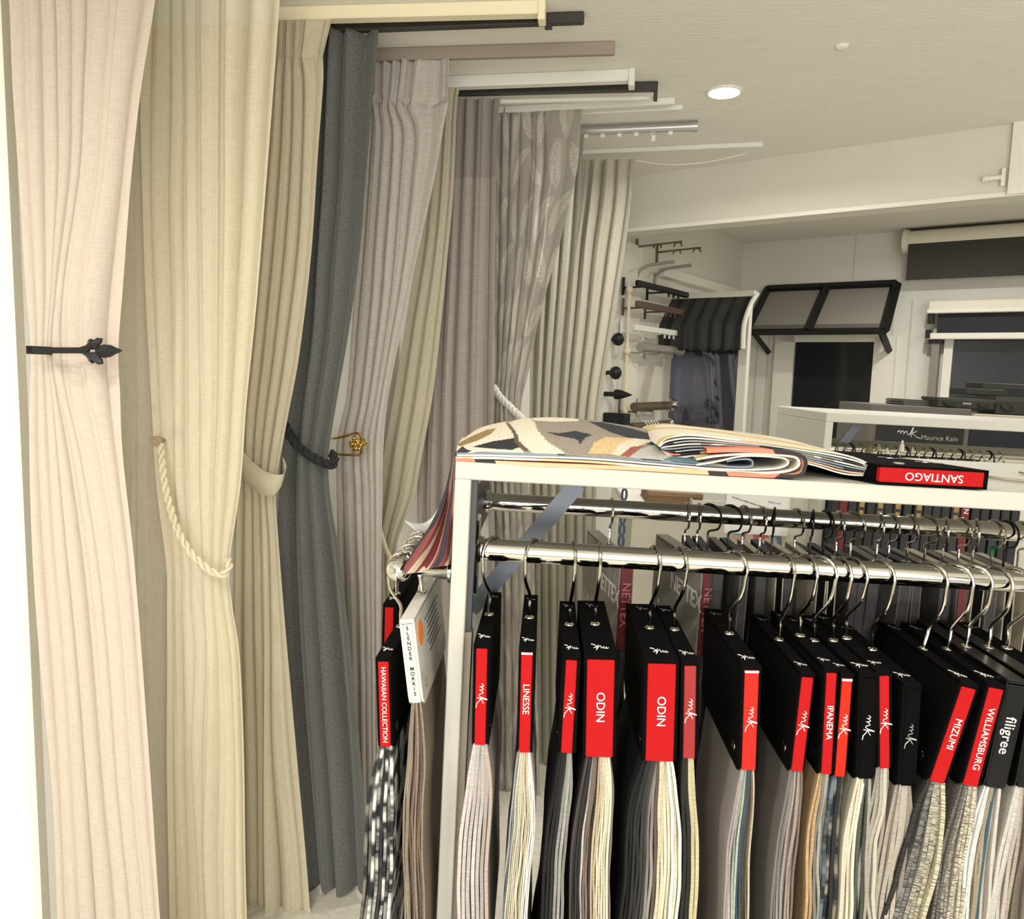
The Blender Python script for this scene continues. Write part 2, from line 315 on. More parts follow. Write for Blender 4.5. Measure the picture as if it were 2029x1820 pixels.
# ================================================================ CURTAINS
def curtain(fr, rows, m, label, amp=.4, sub=18, vstep=7, off=0.0, seed=1, skew=.25, cat='curtain', name='curtain', leaf=False, amps=None, fine=.0, top=None, group='tied back display curtains', pleat=None, rnd_=.62, flap=None):
    """rows: (pixel y, [pixel x of each fold crest]); the cloth swings in front of and behind its track line"""
    rnd = random.Random(seed); K = len(rows[0][1])
    ctl = []
    for y, xs in rows: ctl.append([fr.pt(x, y, off) for x in xs])
    g = catmull(ctl, vstep); ph = [rnd.uniform(.35, 1.25) for _ in range(K)]; sk = [rnd.uniform(.4, 1.3) for _ in range(K)]
    nr = len(g); V = []; UV = []
    p2 = [rnd.uniform(0, 6) for _ in range(6)]
    for i, row in enumerate(g):
        vr = []; ur = []; s = 0
        zf = i/(nr-1)
        for j in range(K-1):
            a, b = row[j], row[j+1]; wd = abs(b.x-a.x)
            am = min(amp*wd, .05)*(ph[j]*.5+ph[j+1]*.5)*(amps(zf) if amps else 1)*(flap if flap and j == K-2 else 1)
            for k in range(sub+(1 if j == K-2 else 0)):
                u = k/sub; c = math.cos(2*math.pi*u)
                ab = abs(math.cos(math.pi*u)); kp = 0 if not pleat else max(0, min(1, (pleat+.07-zf)/.05))
                pin = kp*math.exp(-((zf-pleat)/.035)**2) if pleat else 0
                dep = -am*(2*ab**(rnd_+kp*1.8+pin*5) - 1 + kp*(.35*math.cos(math.pi*u*10)*ab**4))*(.72+.28*math.sin(zf*5+p2[3]+(j+round(u))*2.3))   # broad crest forward, narrow valley back
                x = a.x+(b.x-a.x)*(u+skew*sk[j]*math.sin(2*math.pi*u)/6.283)
                z = a.z+(b.z-a.z)*u
                f2 = fine*math.sin(u*6.283*2+p2[0]+j*2.1+zf*2.5)*(wd/.06)
                vr.append(Vector((x, off+dep+f2+.004*math.sin(zf*7+j*.9+p2[1])+.0008*math.sin(z*9+x*30+p2[2]), z)))
                ur.append(((j+u)*max(.05, .1), z))
        V.append(vr); UV.append(ur)
    zt = [v.z for v in V[0]]; top_z = (ZC-.032) if top is None else top
    for j in range(len(V[0])): V[0][j].z = min(V[0][j].z, top_z)
    for j in range(len(V[-1])): V[-1][j].z = max(.012, V[-1][j].z)
    mb = MB(); mb.grid(V, UV); org = V[0][len(V[0])//2]
    o = mb.build(name, m, label=label, cat=cat, group=group, smooth='full', M=fr.M, fix=False)
    if leaf:
        uv = np.array([q for r_ in UV for q in r_]); att = np.zeros(len(uv)); rr = random.Random(5); side = 0
        for row_ in range(15):
            for c_ in range(8):
                cx = c_*.115+(.055 if row_ % 2 else 0)+rr.uniform(-.015, .015); cy = .1+row_*.165+rr.uniform(-.02, .02); an = R(rr.choice([55, 75, 105, 125, 90, 40])); ln, wd = rr.uniform(.16, .2), rr.uniform(.028, .04)
                dx, dy = uv[:, 0]-cx, uv[:, 1]-cy; X = (dx*math.cos(an)+dy*math.sin(an))/ln+.5; Y = -dx*math.sin(an)+dy*math.cos(an)
                Y = Y-.02*np.sin(X*3.1); hw = wd*np.sin(np.clip(X, 0, 1)*math.pi)**.75*(1-.3*X)
                ins = (X > 0) & (X < 1) & (abs(Y) < hw); vein = (np.sin((X*ln-abs(Y)*.9)*2*math.pi/.012) > -.55)&(abs(Y) > .0016)
                att[ins] = np.where(vein[ins], 1., .15)
        at = o.data.attributes.new('leafmask', 'FLOAT', 'POINT'); at.data.foreach_set('value', att.astype(np.float32))
    return o
linA = fabric('blush_linen', S(190, 177, 164), S(210, 199, 186), 500, 22, .9, .35, .12)
linB = fabric('cream_sheer_linen', S(214, 204, 176), S(236, 228, 204), 520, 26, .9, .3, .25, band=(2.3, S(226, 220, 200)))
linBb = fabric('ivory_sheer', S(196, 188, 168), S(214, 206, 187), 520, 26, .8, .2, .2)
linC = fabric('oatmeal_linen', S(202, 193, 168), S(225, 216, 192), 520, 24, .9, .3, .2)
gryD = fabric('charcoal_wool', S(82, 83, 80), S(112, 113, 109), 300, 160, .7, .5, 0, rough=.95, sheen=.2)
slub = fabric('slub_grey_linen', S(158, 150, 144), S(206, 199, 190), 620, 16, 1.0, .5, .05)
crm = fabric('sand_cotton', S(182, 174, 152), S(201, 194, 173), 260, 30, .8, .25, .05)
mau = fabric('mauve_linen', S(148, 139, 133), S(172, 163, 156), 420, 14, .9, .35, 0, band=(2.17, S(146, 139, 133)))
lef = fabric('leaf_jacquard', S(150, 144, 135), S(164, 158, 149), 500, 200, .7, .2, 0, attr='leafmask', leafcol=S(186, 180, 169))
olv = fabric('putty_cotton', S(150, 146, 130), S(166, 162, 146), 260, 40, .7, .2, 0)
bei = fabric('beige_cotton', S(166, 161, 146), S(184, 179, 163), 260, 40, .7, .2, 0)
curtain(F0, [(-175, [8, 45, 75, 105, 140, 175, 235, 345]), (0, [22, 60, 90, 120, 152, 188, 240, 322]), (170, [28, 64, 94, 124, 152, 180, 228, 290]), (346, [38, 68, 98, 126, 148, 168, 212, 268]), (560, [50, 76, 96, 108, 120, 138, 178, 250]), (690, [60, 78, 90, 100, 108, 135, 172, 238]), (780, [60, 80, 99, 110, 120, 142, 182, 240]), (900, [62, 85, 107, 125, 145, 168, 208, 244]),
              (1100, [70, 98, 120, 148, 175, 202, 236, 266]), (1300, [85, 115, 138, 165, 195, 225, 255, 283]), (1575, [110, 130, 155, 185, 215, 245, 275, 305]), (1820, [118, 140, 168, 205, 240, 270, 297, 322]), (2110, [125, 150, 178, 215, 255, 290, 318, 345])],
        linA, 'blush pink linen curtain at the far left, pinned by a black leaf holdback', amp=.3, seed=3, skew=.5, fine=.0004, rnd_=.8)
curtain(LEFT, [(-60, [190, 240, 285, 330, 380]), (400, [190, 240, 285, 330, 380]), (872, [200, 250, 290, 335, 380]), (1300, [210, 255, 292, 335, 385]), (1990, [220, 262, 298, 340, 390])],
        linBb, 'flat ivory sheer hanging behind the rope-tied cream curtain', amp=.10, seed=9, fine=.0005, group='untied curtains', off=-.05)
curtain(F0b, [(-60, [288, 322, 347, 370, 398, 457, 520, 562]), (0, [288, 323, 348, 371, 398, 457, 520, 560]), (200, [282, 315, 350, 372, 400, 455, 508, 546]), (400, [285, 312, 345, 372, 402, 455, 500, 529]), (600, [290, 318, 350, 375, 405, 450, 486, 513]), (800, [300, 325, 350, 377, 410, 445, 470, 491]),
               (960, [310, 335, 352, 378, 408, 435, 460, 479]), (1120, [330, 348, 368, 388, 410, 428, 441, 456]), (1200, [332, 350, 370, 388, 412, 430, 446, 463]), (1300, [333, 352, 375, 395, 415, 440, 460, 478]), (1500, [333, 355, 375, 382, 410, 450, 470, 487]), (1700, [337, 360, 382, 392, 405, 445, 475, 490]), (1945, [340, 365, 392, 400, 420, 450, 478, 495])],
        linB, 'cream sheer curtain gathered by a thick twisted cream rope', amp=.4, seed=4, skew=.45, fine=.0008, rnd_=.85)
curtain(F1, [(17, [540, 556, 575, 592, 612, 668]), (60, [538, 556, 573, 590, 610, 656]), (112, [538, 555, 571, 587, 603, 642]), (118, [538, 555, 571, 587, 603, 641]), (170, [533, 551, 570, 590, 612, 640]), (300, [520, 545, 565, 588, 608, 630]), (500, [505, 530, 550, 575, 598, 616]), (700, [490, 510, 530, 552, 572, 593]), (820, [478, 498, 515, 535, 553, 571]),
              (930, [475, 492, 507, 522, 536, 551]), (980, [474, 491, 507, 520, 532, 547]), (1080, [470, 490, 508, 525, 540, 554]), (1250, [468, 490, 512, 528, 545, 568]), (1470, [470, 495, 518, 528, 550, 588]), (1700, [470, 500, 518, 532, 575, 609]), (1822, [470, 500, 520, 535, 580, 618])],
        linC, 'oatmeal pinch-pleated curtain gathered by a flat fabric band', amp=.42, seed=5, skew=.4, fine=.001, off=.0, flap=.25, pleat=.16, sub=40)
curtain(F2, [(62, [622, 669, 691, 752]), (85, [624, 667, 690, 753]), (207, [620, 660, 685, 742]), (370, [612, 654, 679, 728]), (500, [605, 642, 668, 718]), (660, [593, 632, 655, 696]), (790, [579, 615, 637, 673]), (865, [571, 607, 627, 661]), (915, [565, 601, 620, 657]), (990, [562, 601, 624, 662]),
              (1104, [560, 606, 633, 681]), (1300, [570, 617, 647, 703]), (1500, [585, 631, 661, 720]), (1640, [598, 642, 668, 728]), (1770, [610, 652, 674, 732])],
        gryD, 'charcoal grey wool curtain gathered by a black rope', amp=.55, seed=6, skew=.1, rnd_=1.0)
curtain(F3, [(111, [728, 745, 762, 782, 802, 830, 892]), (180, [728, 744, 760, 777, 795, 822, 890]), (198, [730, 741, 761, 774, 791, 818, 888]), (215, [730, 742, 760, 775, 793, 818, 887]), (260, [728, 746, 765, 785, 808, 832, 878]), (350, [722, 740, 760, 782, 802, 826, 862]), (500, [712, 730, 748, 770, 790, 808, 829]), (611, [702, 721, 741, 761, 777, 790, 805]),
              (781, [688, 704, 722, 738, 750, 760, 771]), (880, [668, 689, 706, 720, 735, 748, 761]), (1000, [668, 690, 710, 725, 738, 748, 758]), (1300, [672, 700, 718, 730, 740, 748, 755]), (1725, [690, 708, 722, 735, 745, 752, 758])],
        slub, 'light grey slub-weave pinch-pleated curtain held by a gold wire knot', amp=.5, seed=7, skew=.2, fine=.001, flap=.3, pleat=.17, sub=40)
curtain(F4, [(160, [855, 878, 897, 919]), (205, [852, 872, 890, 907]), (370, [842, 862, 881, 900]), (500, [828, 850, 869, 888]), (642, [805, 828, 851, 874]), (777, [783, 808, 833, 859]), (900, [762, 788, 813, 837]), (988, [750, 775, 797, 821]), (1085, [742, 756, 771, 787]), (1200, [740, 757, 774, 791]), (1500, [738, 760, 785, 806]), (1655, [738, 760, 785, 810])],
        crm, 'sand coloured curtain tied low with a cream cord, right of the light grey one', amp=.35, seed=8, skew=.3, fine=.001)
curtain(F5, [(195, [872, 892, 908, 930, 957, 992]), (270, [868, 888, 905, 928, 955, 986]), (500, [855, 875, 896, 920, 950, 983]), (780, [835, 860, 885, 912, 944, 980]), (1000, [828, 855, 882, 912, 944, 980]), (1300, [828, 855, 882, 912, 945, 982]), (1635, [828, 855, 882, 912, 945, 984])],
        mau, 'mauve grey curtain hanging straight, with a stitched heading band', amp=.45, seed=11, skew=.3, fine=.001, group='untied curtains')
curtain(F6, [(214, [985, 1003, 1020, 1040, 1064, 1092, 1153]), (325, [982, 1000, 1018, 1038, 1063, 1096, 1146]), (407, [981, 998, 1015, 1034, 1057, 1086, 1128]), (500, [981, 996, 1012, 1030, 1050, 1076, 1105]), (623, [980, 992, 1005, 1018, 1032, 1048, 1070]), (719, [980, 989, 999, 1009, 1021, 1034, 1051]), (808, [979, 986, 994, 1002, 1012, 1020, 1032]), (900, [975, 985, 998, 1008, 1018, 1030, 1040]), (1100, [975, 990, 1005, 1018, 1030, 1045, 1058]), (1590, [972, 990, 1008, 1024, 1040, 1055, 1070])],
        lef, 'taupe curtain woven with pale leaves, tied with a white rope', amp=.4, seed=12, skew=.3, flap=.25, leaf=True, sub=26, vstep=40)
curtain(F7, [(268, [1060, 1085, 1110, 1135, 1158]), (500, [1055, 1078, 1100, 1120, 1142]), (830, [1050, 1064, 1080, 1095, 1115]), (1100, [1050, 1064, 1080, 1095, 1112]), (1530, [1050, 1065, 1082, 1098, 1110])],
        olv, 'putty coloured curtain half hidden behind the leaf-patterned one', amp=.4, seed=13, fine=.001, group='untied curtains')
curtain(F8, [(316, [1140, 1160, 1180, 1208, 1234, 1257]), (400, [1135, 1155, 1172, 1202, 1228, 1251]), (500, [1122, 1142, 1160, 1188, 1214, 1238]), (642, [1112, 1128, 1148, 1172, 1194, 1216]), (835, [1095, 1112, 1130, 1150, 1168, 1187]), (1000, [1090, 1110, 1130, 1148, 1165, 1182]), (1455, [1090, 1110, 1130, 1148, 1165, 1182])],
        bei, 'beige curtain farthest along the wall, below the longest white track', amp=.45, seed=14, fine=.001, group='untied curtains')
# ---------------------------------------------------------------- holdbacks and tiebacks
def rope(P, r, strands=3, pitch=.05, n=6):
    P = smoothpath(P, 14); mb = MB(); L_ = 0; D = [0]
    for i in range(1, len(P)): L_ += (P[i]-P[i-1]).length; D.append(L_)
    # resample
    m = max(12, int(L_/.004)); Q = []; j = 0
    for i in range(m+1):
        d = L_*i/m
        while j < len(P)-2 and D[j+1] < d: j += 1
        u = (d-D[j])/max(1e-6, D[j+1]-D[j]); Q.append((P[j].lerp(P[j+1], u), (P[j+1]-P[j]).normalized(), d))
    for s in range(strands):
        pt = []
        for p, t_, d in Q:
            a = t_.cross(Vector((0, 1, 0)));  a = a.normalized() if a.length > 1e-4 else Vector((1, 0, 0)); b = t_.cross(a)
            an = 2*math.pi*(d/pitch+s/strands); pt.append(p+(a*math.cos(an)+b*math.sin(an))*r*.55)
        mb.tube(pt, r*.56, n)
    return mb
ropeC = mat('cream_rope', S(226, 214, 184), .9, bump=.8, bs=700); ropeK = mat('black_rope', S(26, 26, 28), .8, bump=.6, bs=700); ropeW = mat('white_rope', S(214, 211, 204), .9, bump=.8, bs=700)
gold = mat('gold_wire', S(190, 150, 60), .3, 1); blk = mat('matt_black_metal', S(24, 24, 25), .45, .3)
def rope_thing(fr, pts, r, m, label, strands=3, pitch=.05, tassel=None):
    P = [fr.pt(x, y, b) for x, y, b in pts]; t = thing('rope_tieback', label, 'curtain tieback', fr.M @ T(P[0]))
    rope([p-P[0] for p in P], r, strands, pitch).build('rope', m, t, smooth=True, fix=False); return t, P[0]
t, p0 = rope_thing(F0b, [(318, 880, -.03), (322, 930, -.045), (332, 985, -.055), (352, 1050, -.06), (385, 1103, -.062), (425, 1135, -.06), (447, 1136, -.05), (455, 1118, -.03), (452, 1108, -.01)], .0085, ropeC, 'thick twisted cream rope tied round the sheer curtain', 2, .045)
kn = F0b.pt(315, 873, -.02)-p0
MB().lathe([(0, .005), (.03, .006), (.032, .011), (.04, .012), (.044, .009)], kn+Vector((0, .03, 0)), (0, -1, 0), 16).build('wall_knob', mat('pale_wood', S(170, 146, 122), .6), t, smooth=True)
rope_thing(F2, [(560, 835, -.05), (575, 862, -.055), (592, 885, -.06), (615, 903, -.062), (640, 916, -.058), (658, 920, -.045), (663, 908, -.02), (658, 898, .0)], .0125, ropeK, 'black twisted rope round the charcoal curtain', 3, .06)
rope_thing(F4, [(750, 1040, -.04), (758, 1068, -.045), (768, 1095, -.045), (780, 1115, -.04), (788, 1108, -.01)], .008, ropeC, 'cream cord round the foot of the sand coloured curtain', 3, .025)
rope_thing(F6, [(978, 766, -.04), (990, 785, -.045), (1008, 803, -.05), (1025, 820, -.045), (1036, 832, -.03), (1034, 842, 0)], .0125, ropeW, 'white twisted rope round the leaf-patterned curtain', 3, .05)
# flat band tieback
up = [(470, 862, -.035), (478, 886, -.05), (492, 908, -.06), (520, 931, -.066), (545, 940, -.062), (561, 938, -.045), (566, 922, -.02), (560, 905, 0)]
lo = [(470, 925, -.035), (478, 940, -.05), (494, 964, -.06), (520, 980, -.066), (541, 982, -.062), (555, 966, -.045), (562, 945, -.02), (560, 930, 0)]
U_, L_ = [F1.pt(*p) for p in up], [F1.pt(*p) for p in lo]; t = thing('band_tieback', 'flat oatmeal fabric band round the pinch-pleated cream curtain', 'curtain tieback', F1.M @ T(U_[0]))
rows = catmull([[a-U_[0], (a+b)/2-U_[0], b-U_[0]] for a, b in zip(U_, L_)], 6)
MB().grid(rows, [[(i*.01, j*.02) for j in range(3)] for i in range(len(rows))], .004, (0, 1, 0)).build('band', linC, t, smooth='full')
# black leaf holdback
o0 = F0.pt(60, 694, -.06); t = thing('leaf_holdback', 'black metal arm ending in a leaf, holding the blush curtain', 'curtain holdback', F0.M @ T(o0))
hb = lambda pts: [((F0.pt(x, y, -.06)-o0).x, (F0.pt(x, y, -.06)-o0).z) for x, y in pts]
MB().prism(hb([(58, 687), (120, 688), (160, 688), (172, 684), (178, 692), (172, 702), (160, 700), (120, 700), (58, 699)]), -.004, .004).build('arm', blk, t)
o_ = hb([(58, 693)])[0]; MB().box(o_[0]-.004, o_[0]+.008, -.004, .06, o_[1]-.008, o_[1]+.008).build('wall_stem', blk, t)
for nm, pts in (('leaf', [(190, 692), (197, 685), (207, 682), (218, 683), (228, 688), (236, 691), (241, 694), (236, 698), (228, 701), (218, 707), (208, 709), (198, 706), (190, 698)]),
                ('leaf', [(160, 691), (168, 688), (174, 682), (176, 674), (180, 671), (184, 673), (182, 680), (186, 684), (188, 674), (194, 669), (202, 670), (200, 679), (194, 686), (190, 693)]),
                ('leaf', [(160, 698), (168, 702), (174, 708), (178, 716), (184, 720), (186, 716), (182, 709), (187, 707), (190, 716), (196, 722), (203, 721), (202, 712), (196, 704), (190, 697)])):
    q = hb(pts); cx = sum(p[0] for p in q)/len(q); cz = sum(p[1] for p in q)/len(q); n = len(q)
    mb = MB(); mb.add([(cx, -.012, cz)]+[(p[0], -.003, p[1]) for p in q]+[(p[0], .003, p[1]) for p in q], [(0, 1+i, 1+(i+1) % n) for i in range(n)]+[(1+i, 1+n+i, 1+n+(i+1) % n, 1+(i+1) % n) for i in range(n)]+[tuple(range(2*n, n, -1))])
    mb.build(nm, blk, t)
# gold wire knot holdback
g0 = F3.pt(690, 880, -.05); t = thing('wire_holdback', 'gold wire holdback with a rosette knot on the light grey curtain', 'curtain holdback', F3.M @ T(g0)); gp = lambda x, y, b=-.05: F3.pt(x, y, b)-g0
MB().tube(smoothpath([gp(658, 869, -.01), gp(664, 868, -.04), gp(685, 864), gp(704, 858), (gp(714, 862)), gp(715, 875), gp(716, 897), gp(710, 901), gp(690, 901), gp(664, 900, -.04), gp(657, 900, -.01)]), .0035, 8).build('wire_arm', gold, t, smooth=True)
mb = MB()
for k in range(5):
    an = k*1.2566+.3; c_ = gp(706, 880)+Vector((math.cos(an)*.009, -.008, math.sin(an)*.009)); mb.tube([c_+Vector((math.cos(a)*.009, .002*math.sin(2*a), math.sin(a)*.009)) for a in [i*.5236 for i in range(12)]], .0026, 6, closed=True)
c_ = gp(723, 876)+Vector((0, -.008, 0)); mb.tube([c_+Vector((math.cos(a)*.008, 0, math.sin(a)*.008)) for a in [i*.5236 for i in range(12)]], .003, 6, closed=True)
mb.build('rosette', gold, t, smooth=True, fix=False)
# ================================================================ THE WHITE RACK
def rb(a0, a1, b0, b1, c0, c1): return MB().rbox(a0, a1, b0, b1, c0, c1, .0015)
TL = RACK.pt(903, 914, 1.05); A0 = TL.x; CT = TL.z; PW = .0225; BT = .0245
rk = thing('display_rack', 'white wooden display rack in the foreground hung with fabric sample books', 'rack', RACK.M @ T(A0, 1.05, CT))
def rloc(p): return Vector(p)-Vector((A0, 1.05, CT))
WRACK = mat('white_rack_paint', S(182, 180, 170), .55, bump=.12, bs=50)
rb(0, 1.6, 0, .47, -BT, 0).build('top_board', WRACK, rk)
rb(0, PW, 0, .035, -1.40, -BT).build('post', WRACK, rk); rb(0, PW, .435, .47, -1.40, -BT).build('post', WRACK, rk)
rb(1.57, 1.6, 0, .035, -1.40, -BT).build('post', WRACK, rk); rb(1.57, 1.6, .435, .47, -1.40, -BT).build('post', WRACK, rk)
STEEL = mat('grey_upright_steel', S(70, 71, 73), .5, .4); BRACE = mat('blue_grey_brace', S(98, 104, 112), .35, .3)
MB().box(PW, PW+.008, .012, .03, -.245, -BT).build('slotted_upright', STEEL, rk)
MB().box(PW, PW+.010, .008, .032, -1.40, -.245).build('upright_lower', mat('taupe_upright', S(130, 120, 106), .5), rk)
RB1, RB2 = 1.13, 1.40
r1 = RACK.pt(1000, 1090, RB1); r2 = RACK.pt(1000, 992+3, RB2); RC1, RC2 = r1.z, r2.z
for nm, b, c, rr, x0 in (('front_rail', RB1, RC1, .0165, 940), ('back_rail', RB2, RC2, .0165, 948)):
    xa = rloc(RACK.pt(x0, 1085, b)).x if nm == 'front_rail' else PW-.006; y, z = b-1.05, c-CT
    rl = MB().tube([(xa, y, z), (1.57, y, z)], rr, 28).build(nm, CHROME, rk, smooth=True)
    MB().lathe([(0, .0205), (.011, .0205), (.0125, .019), (.016, .019), (.0165, .0165)], (xa-.002, y, z), (1, 0, 0), 28).build('socket', CHROME, rl, smooth=True)
xa = PW+.009; MB().rbox(PW+.0005, xa, RB1-1.05-.02, RB1-1.05+.02, RC1-CT-.065, RC1-CT+.05, .002).build('flange', CHROME, rk)
MB().rbox(.002, PW-.004, .03, .44, RC2-CT-.04, RC2-CT+.03, .002).build('side_rail', STEEL, rk)
# diagonal flat brace
bA, bB = RACK.pt(1145, 958, 1.27), RACK.pt(932, 1208, 1.27); d = (bB-bA).normalized(); n_ = Vector((d.z, 0, -d.x))*.0145
q = [rloc(bA-n_), rloc(bA+n_), rloc(bB+n_), rloc(bB-n_)]
MB().prism([(p.x, p.z) for p in q], .22, .2225).build('brace', BRACE, rk)
# ---------------------------------------------------------------- hooks
def hook_mesh(G, upv, b, c, psi, rr, wire=.0022, Rk=.025, toR=None, n=8, axis='a', tail=215):
    """wire hook from grommet G over a rail at (b, c); all in rack coordinates"""
    h = Vector((math.sin(psi), -math.cos(psi), 0)) if axis == 'a' else Vector((math.cos(psi), math.sin(psi), 0))
    ctr = Vector((G.x if axis == 'a' else b, b if axis == 'a' else G.y, c+rr+wire-Rk))
    if axis != 'a': ctr = Vector((b, G.y, c+rr+wire-Rk))
    P = [G, G+upv*.018, G+upv*.034]
    pm = (G+upv*.034).lerp(ctr+h*Rk, .6)+h*.004; pm.z = (G+upv*.034).z*.45+(ctr.z-.012)*.55; P.append(pm)
    for a in range(-15, tail, 15): P.append(ctr+h*(Rk*math.cos(R(a)))+Vector((0, 0, Rk*math.sin(R(a)))))
    P = smoothpath(P, 3)
    return [p for p in P]
SWC = {}
def swmat(rgb, kind=0):
    key = ('sw', rgb, kind)
    if key in SWC: return SWC[key]
    c1 = S(*[max(0, v*.90) for v in rgb]); c2 = S(*[min(255, v*1.08) for v in rgb])
    if kind == 0: m = fabric('swatch_%d_%d_%d' % rgb, c1, c2, 500, 500, .8, .7, 0)
    elif kind == 1: m = fabric('boucle_%d_%d_%d' % rgb, S(*[v*.45 for v in rgb]), S(*[min(255, v*1.25) for v in rgb]), 520, 520, .6, 1.0, 0)
    elif kind == 2: m = fabric('sheer_%d_%d_%d' % rgb, c1, c2, 700, 60, .8, .2, .2)
    elif kind == 3: m = fabric('print_%d_%d_%d' % rgb, S(38, 40, 42), S(*rgb), 34, 34, .25, .7, 0)
    SWC[key] = m; return m
def swatches(root, n, w0, w1, h, cols, seed, depth=.225, length=.42, kind=0, b0=.004, shift=0, wav=1.0, tilt=0):
    rnd = random.Random(seed); ph = rnd.uniform(0, 6); p2 = rnd.uniform(0, 6)
    for i in range(n):
        f_ = (i+.5)/n-.5; th = w1/n*.86; G = []; UV = []; nz = 22
        cph = rnd.uniform(-.4, .4); db = rnd.uniform(-.003, .004); ca = rnd.uniform(.0001, .0006)*wav; lean = rnd.uniform(-.002, .002)
        for k in range(nz+1):
            u = k/nz; z = -h+.012-(length+.012)*u; e = 1-(1-min(1, u*3.2))**2; wdt = w0+(w1-w0)*e
            row = []; ur = []
            for q in range(5):
                v = q/4; y = b0+db+v*depth
                x = f_*wdt*(1+.2*u) + shift*u + wav*.0028*math.sin(u*9+ph)*min(1, u*4) + ca*math.sin(u*31+cph*8+p2) + math.tan(tilt)*.85*(length*u) + .002*math.sin(v*5+ph+u*4)*min(1, u*5)*v
                row.append(Vector((x-th/2, y+.002*math.sin(u*13+i*1.7)*min(1, u*3), z))); ur.append((y+i*.37+seed, z*1.))
            G.append(row); UV.append(ur)
        rgb = cols[i*len(cols)//n] if len(cols) > 1 else cols[0]
        j = rnd.uniform(.84, .98); rgb = tuple(int(min(255, v*round(j*20)/20)) for v in rgb)
        MB().grid(G, UV, th, (1, 0, 0)).build('fabric_swatch', swmat(rgb, kind), root, smooth=True)
def sample_book(top, bot, wout, wred, label, spine=RED, ink='mk', txt=None, tsize=.011, b=1.0, cols=None, n=9, seed=0, psi=.3, cover=BLACKCLOTH, depth=.25, rail=(RB1, RC1, .0165), kind=0, w1=None, hookm=CHROMEW, inkm=INKW, cap=False, grom=.128, hgt=None, logos=True, wire=.0026, tpos=.5, swdepth=.225, shift=0, axis='a', group='sample books on the front rail', sides='hollow', yaw=0, wav=1., hk=True, length=.42):
    p, q = RACK.pt(top[0], top[1], b), RACK.pt(bot[0], bot[1], b); dv = q-p; h = hgt or dv.length; th = -math.atan2(dv.x, -dv.z)
    L = T(p) @ Matrix.Rotation(th, 4, 'Y') @ Matrix.Rotation(yaw, 4, 'Z'); Li = L.inverted(); px = b/F
    root = thing('sample_book', label, 'sample book', RACK.M @ L, group); W, r_ = wout*px/2, wred*px/2; ct = max(.002, W-r_)*.92
    # cover: two boards joined over the top, with rounded lower corners
    cv = MB(); zb_ = -h-.005
    for sgn in (-1, 1):
        xo, xi = sgn*W, sgn*(W-ct); pr = [(.002, 0), (depth-.004, 0), (depth, -.004), (depth, zb_+.012), (depth-.012, zb_), (.010, zb_), (.002, zb_+.006), (0, zb_+.014), (0, -.002)]
        a_, b_ = min(xo, xi), max(xo, xi); k = len(pr)
        cv.add([(a_, y, z) for y, z in pr]+[(b_, y, z) for y, z in pr], [tuple(range(k)), tuple(range(2*k-1, k-1, -1))]+[(i, k+i, k+(i+1) % k, (i+1) % k) for i in range(k)])
    cv.rbox(-W, W, 0, depth, -.005, .0012, .0012)
    cv.build('cover', cover, root)
    sp = MB().rbox(-r_, r_, -.0012, .012, -h, -.0055, .001).build('spine', spine, root)
    MB().box(-r_*.96, r_*.96, .012, depth-.01, -h+.01, -.006).build('binding_block', cover, root)
    if cap: MB().box(-r_, r_, -.0014, .002, -.0085, -.0058).build('spine_edge', INKW, root)
    rot = basis((0, 0, -1), (1, 0, 0), (0, -.0018, -h*tpos))
    if ink == 'mk': mk_logo(root, rot, min(.036, h*.3), inkm, r=.00055)
    if txt: text(txt, 'lettering', root, basis((0, 0, -1), (1, 0, 0), (0, -.0019, -h*tpos)), tsize, inkm)
    if logos:
        mk_logo(root, basis((-1, .25, 0), (0, -1, 0), (0, .03, .0018)) @ Matrix.Diagonal((1, 1.9, 1, 1)), min(.026, W*1.7), INKW)
        mk_logo(root, basis((-1, .25, 0), (0, -1, 0), (0, .222, .0018)) @ Matrix.Diagonal((1, 1.9, 1, 1)), min(.022, W*1.4), INKG, r=.0004)
    # grommet on the top and eyelets on the boards
    g = Vector((0, grom, .0015)); mb = MB(); mb.tube([g+Vector((math.cos(a)*.006, math.sin(a)*.006, 0)) for a in [i*.3927 for i in range(16)]], .0017, 6, closed=True); mb.build('grommet', CHROMEW, root, smooth=True, fix=False)
    for sgn in (-1, 1):
        c_ = Vector((sgn*W, .03, -h*.86)); mb = MB(); mb.tube([c_+Vector((0, math.cos(a)*.0055, math.sin(a)*.0055)) for a in [i*.3927 for i in range(16)]], .0009, 5, closed=True); mb.build('eyelet', CHROMEW, root, smooth=True, fix=False)
    if hk:
        Gp = L @ g; upv = (L.to_3x3() @ Vector((0, 0, 1))).normalized()
        P = [Li @ x for x in hook_mesh(Gp, upv, rail[0], rail[1], psi, rail[2], wire, toR=None, axis=axis)]
        MB().tube(P, wire, 8).build('hook', hookm, root, smooth=True, fix=False)
    if cols: swatches(root, n, r_*1.5, (w1 or wout*1.45)*px, h, cols, seed, swdepth, kind=kind, shift=shift, wav=wav, length=length, tilt=th)
    return root
W_, CRM, TAU, GRY, DKC, BLU, IVO, LIL = (214, 208, 196), (226, 218, 196), (150, 140, 126), (160, 158, 154), (50, 48, 48), (70, 84, 92), (232, 226, 208), (190, 182, 178)
sample_book((955, 1277), (951, 1475), 35, 23, 'black sample book with a red spine and white script logo, nearest the rack post', seed=1, cols=[LIL, LIL, W_, LIL, (176, 166, 158), (168, 156, 148)], n=7, psi=-.55, w1=62)
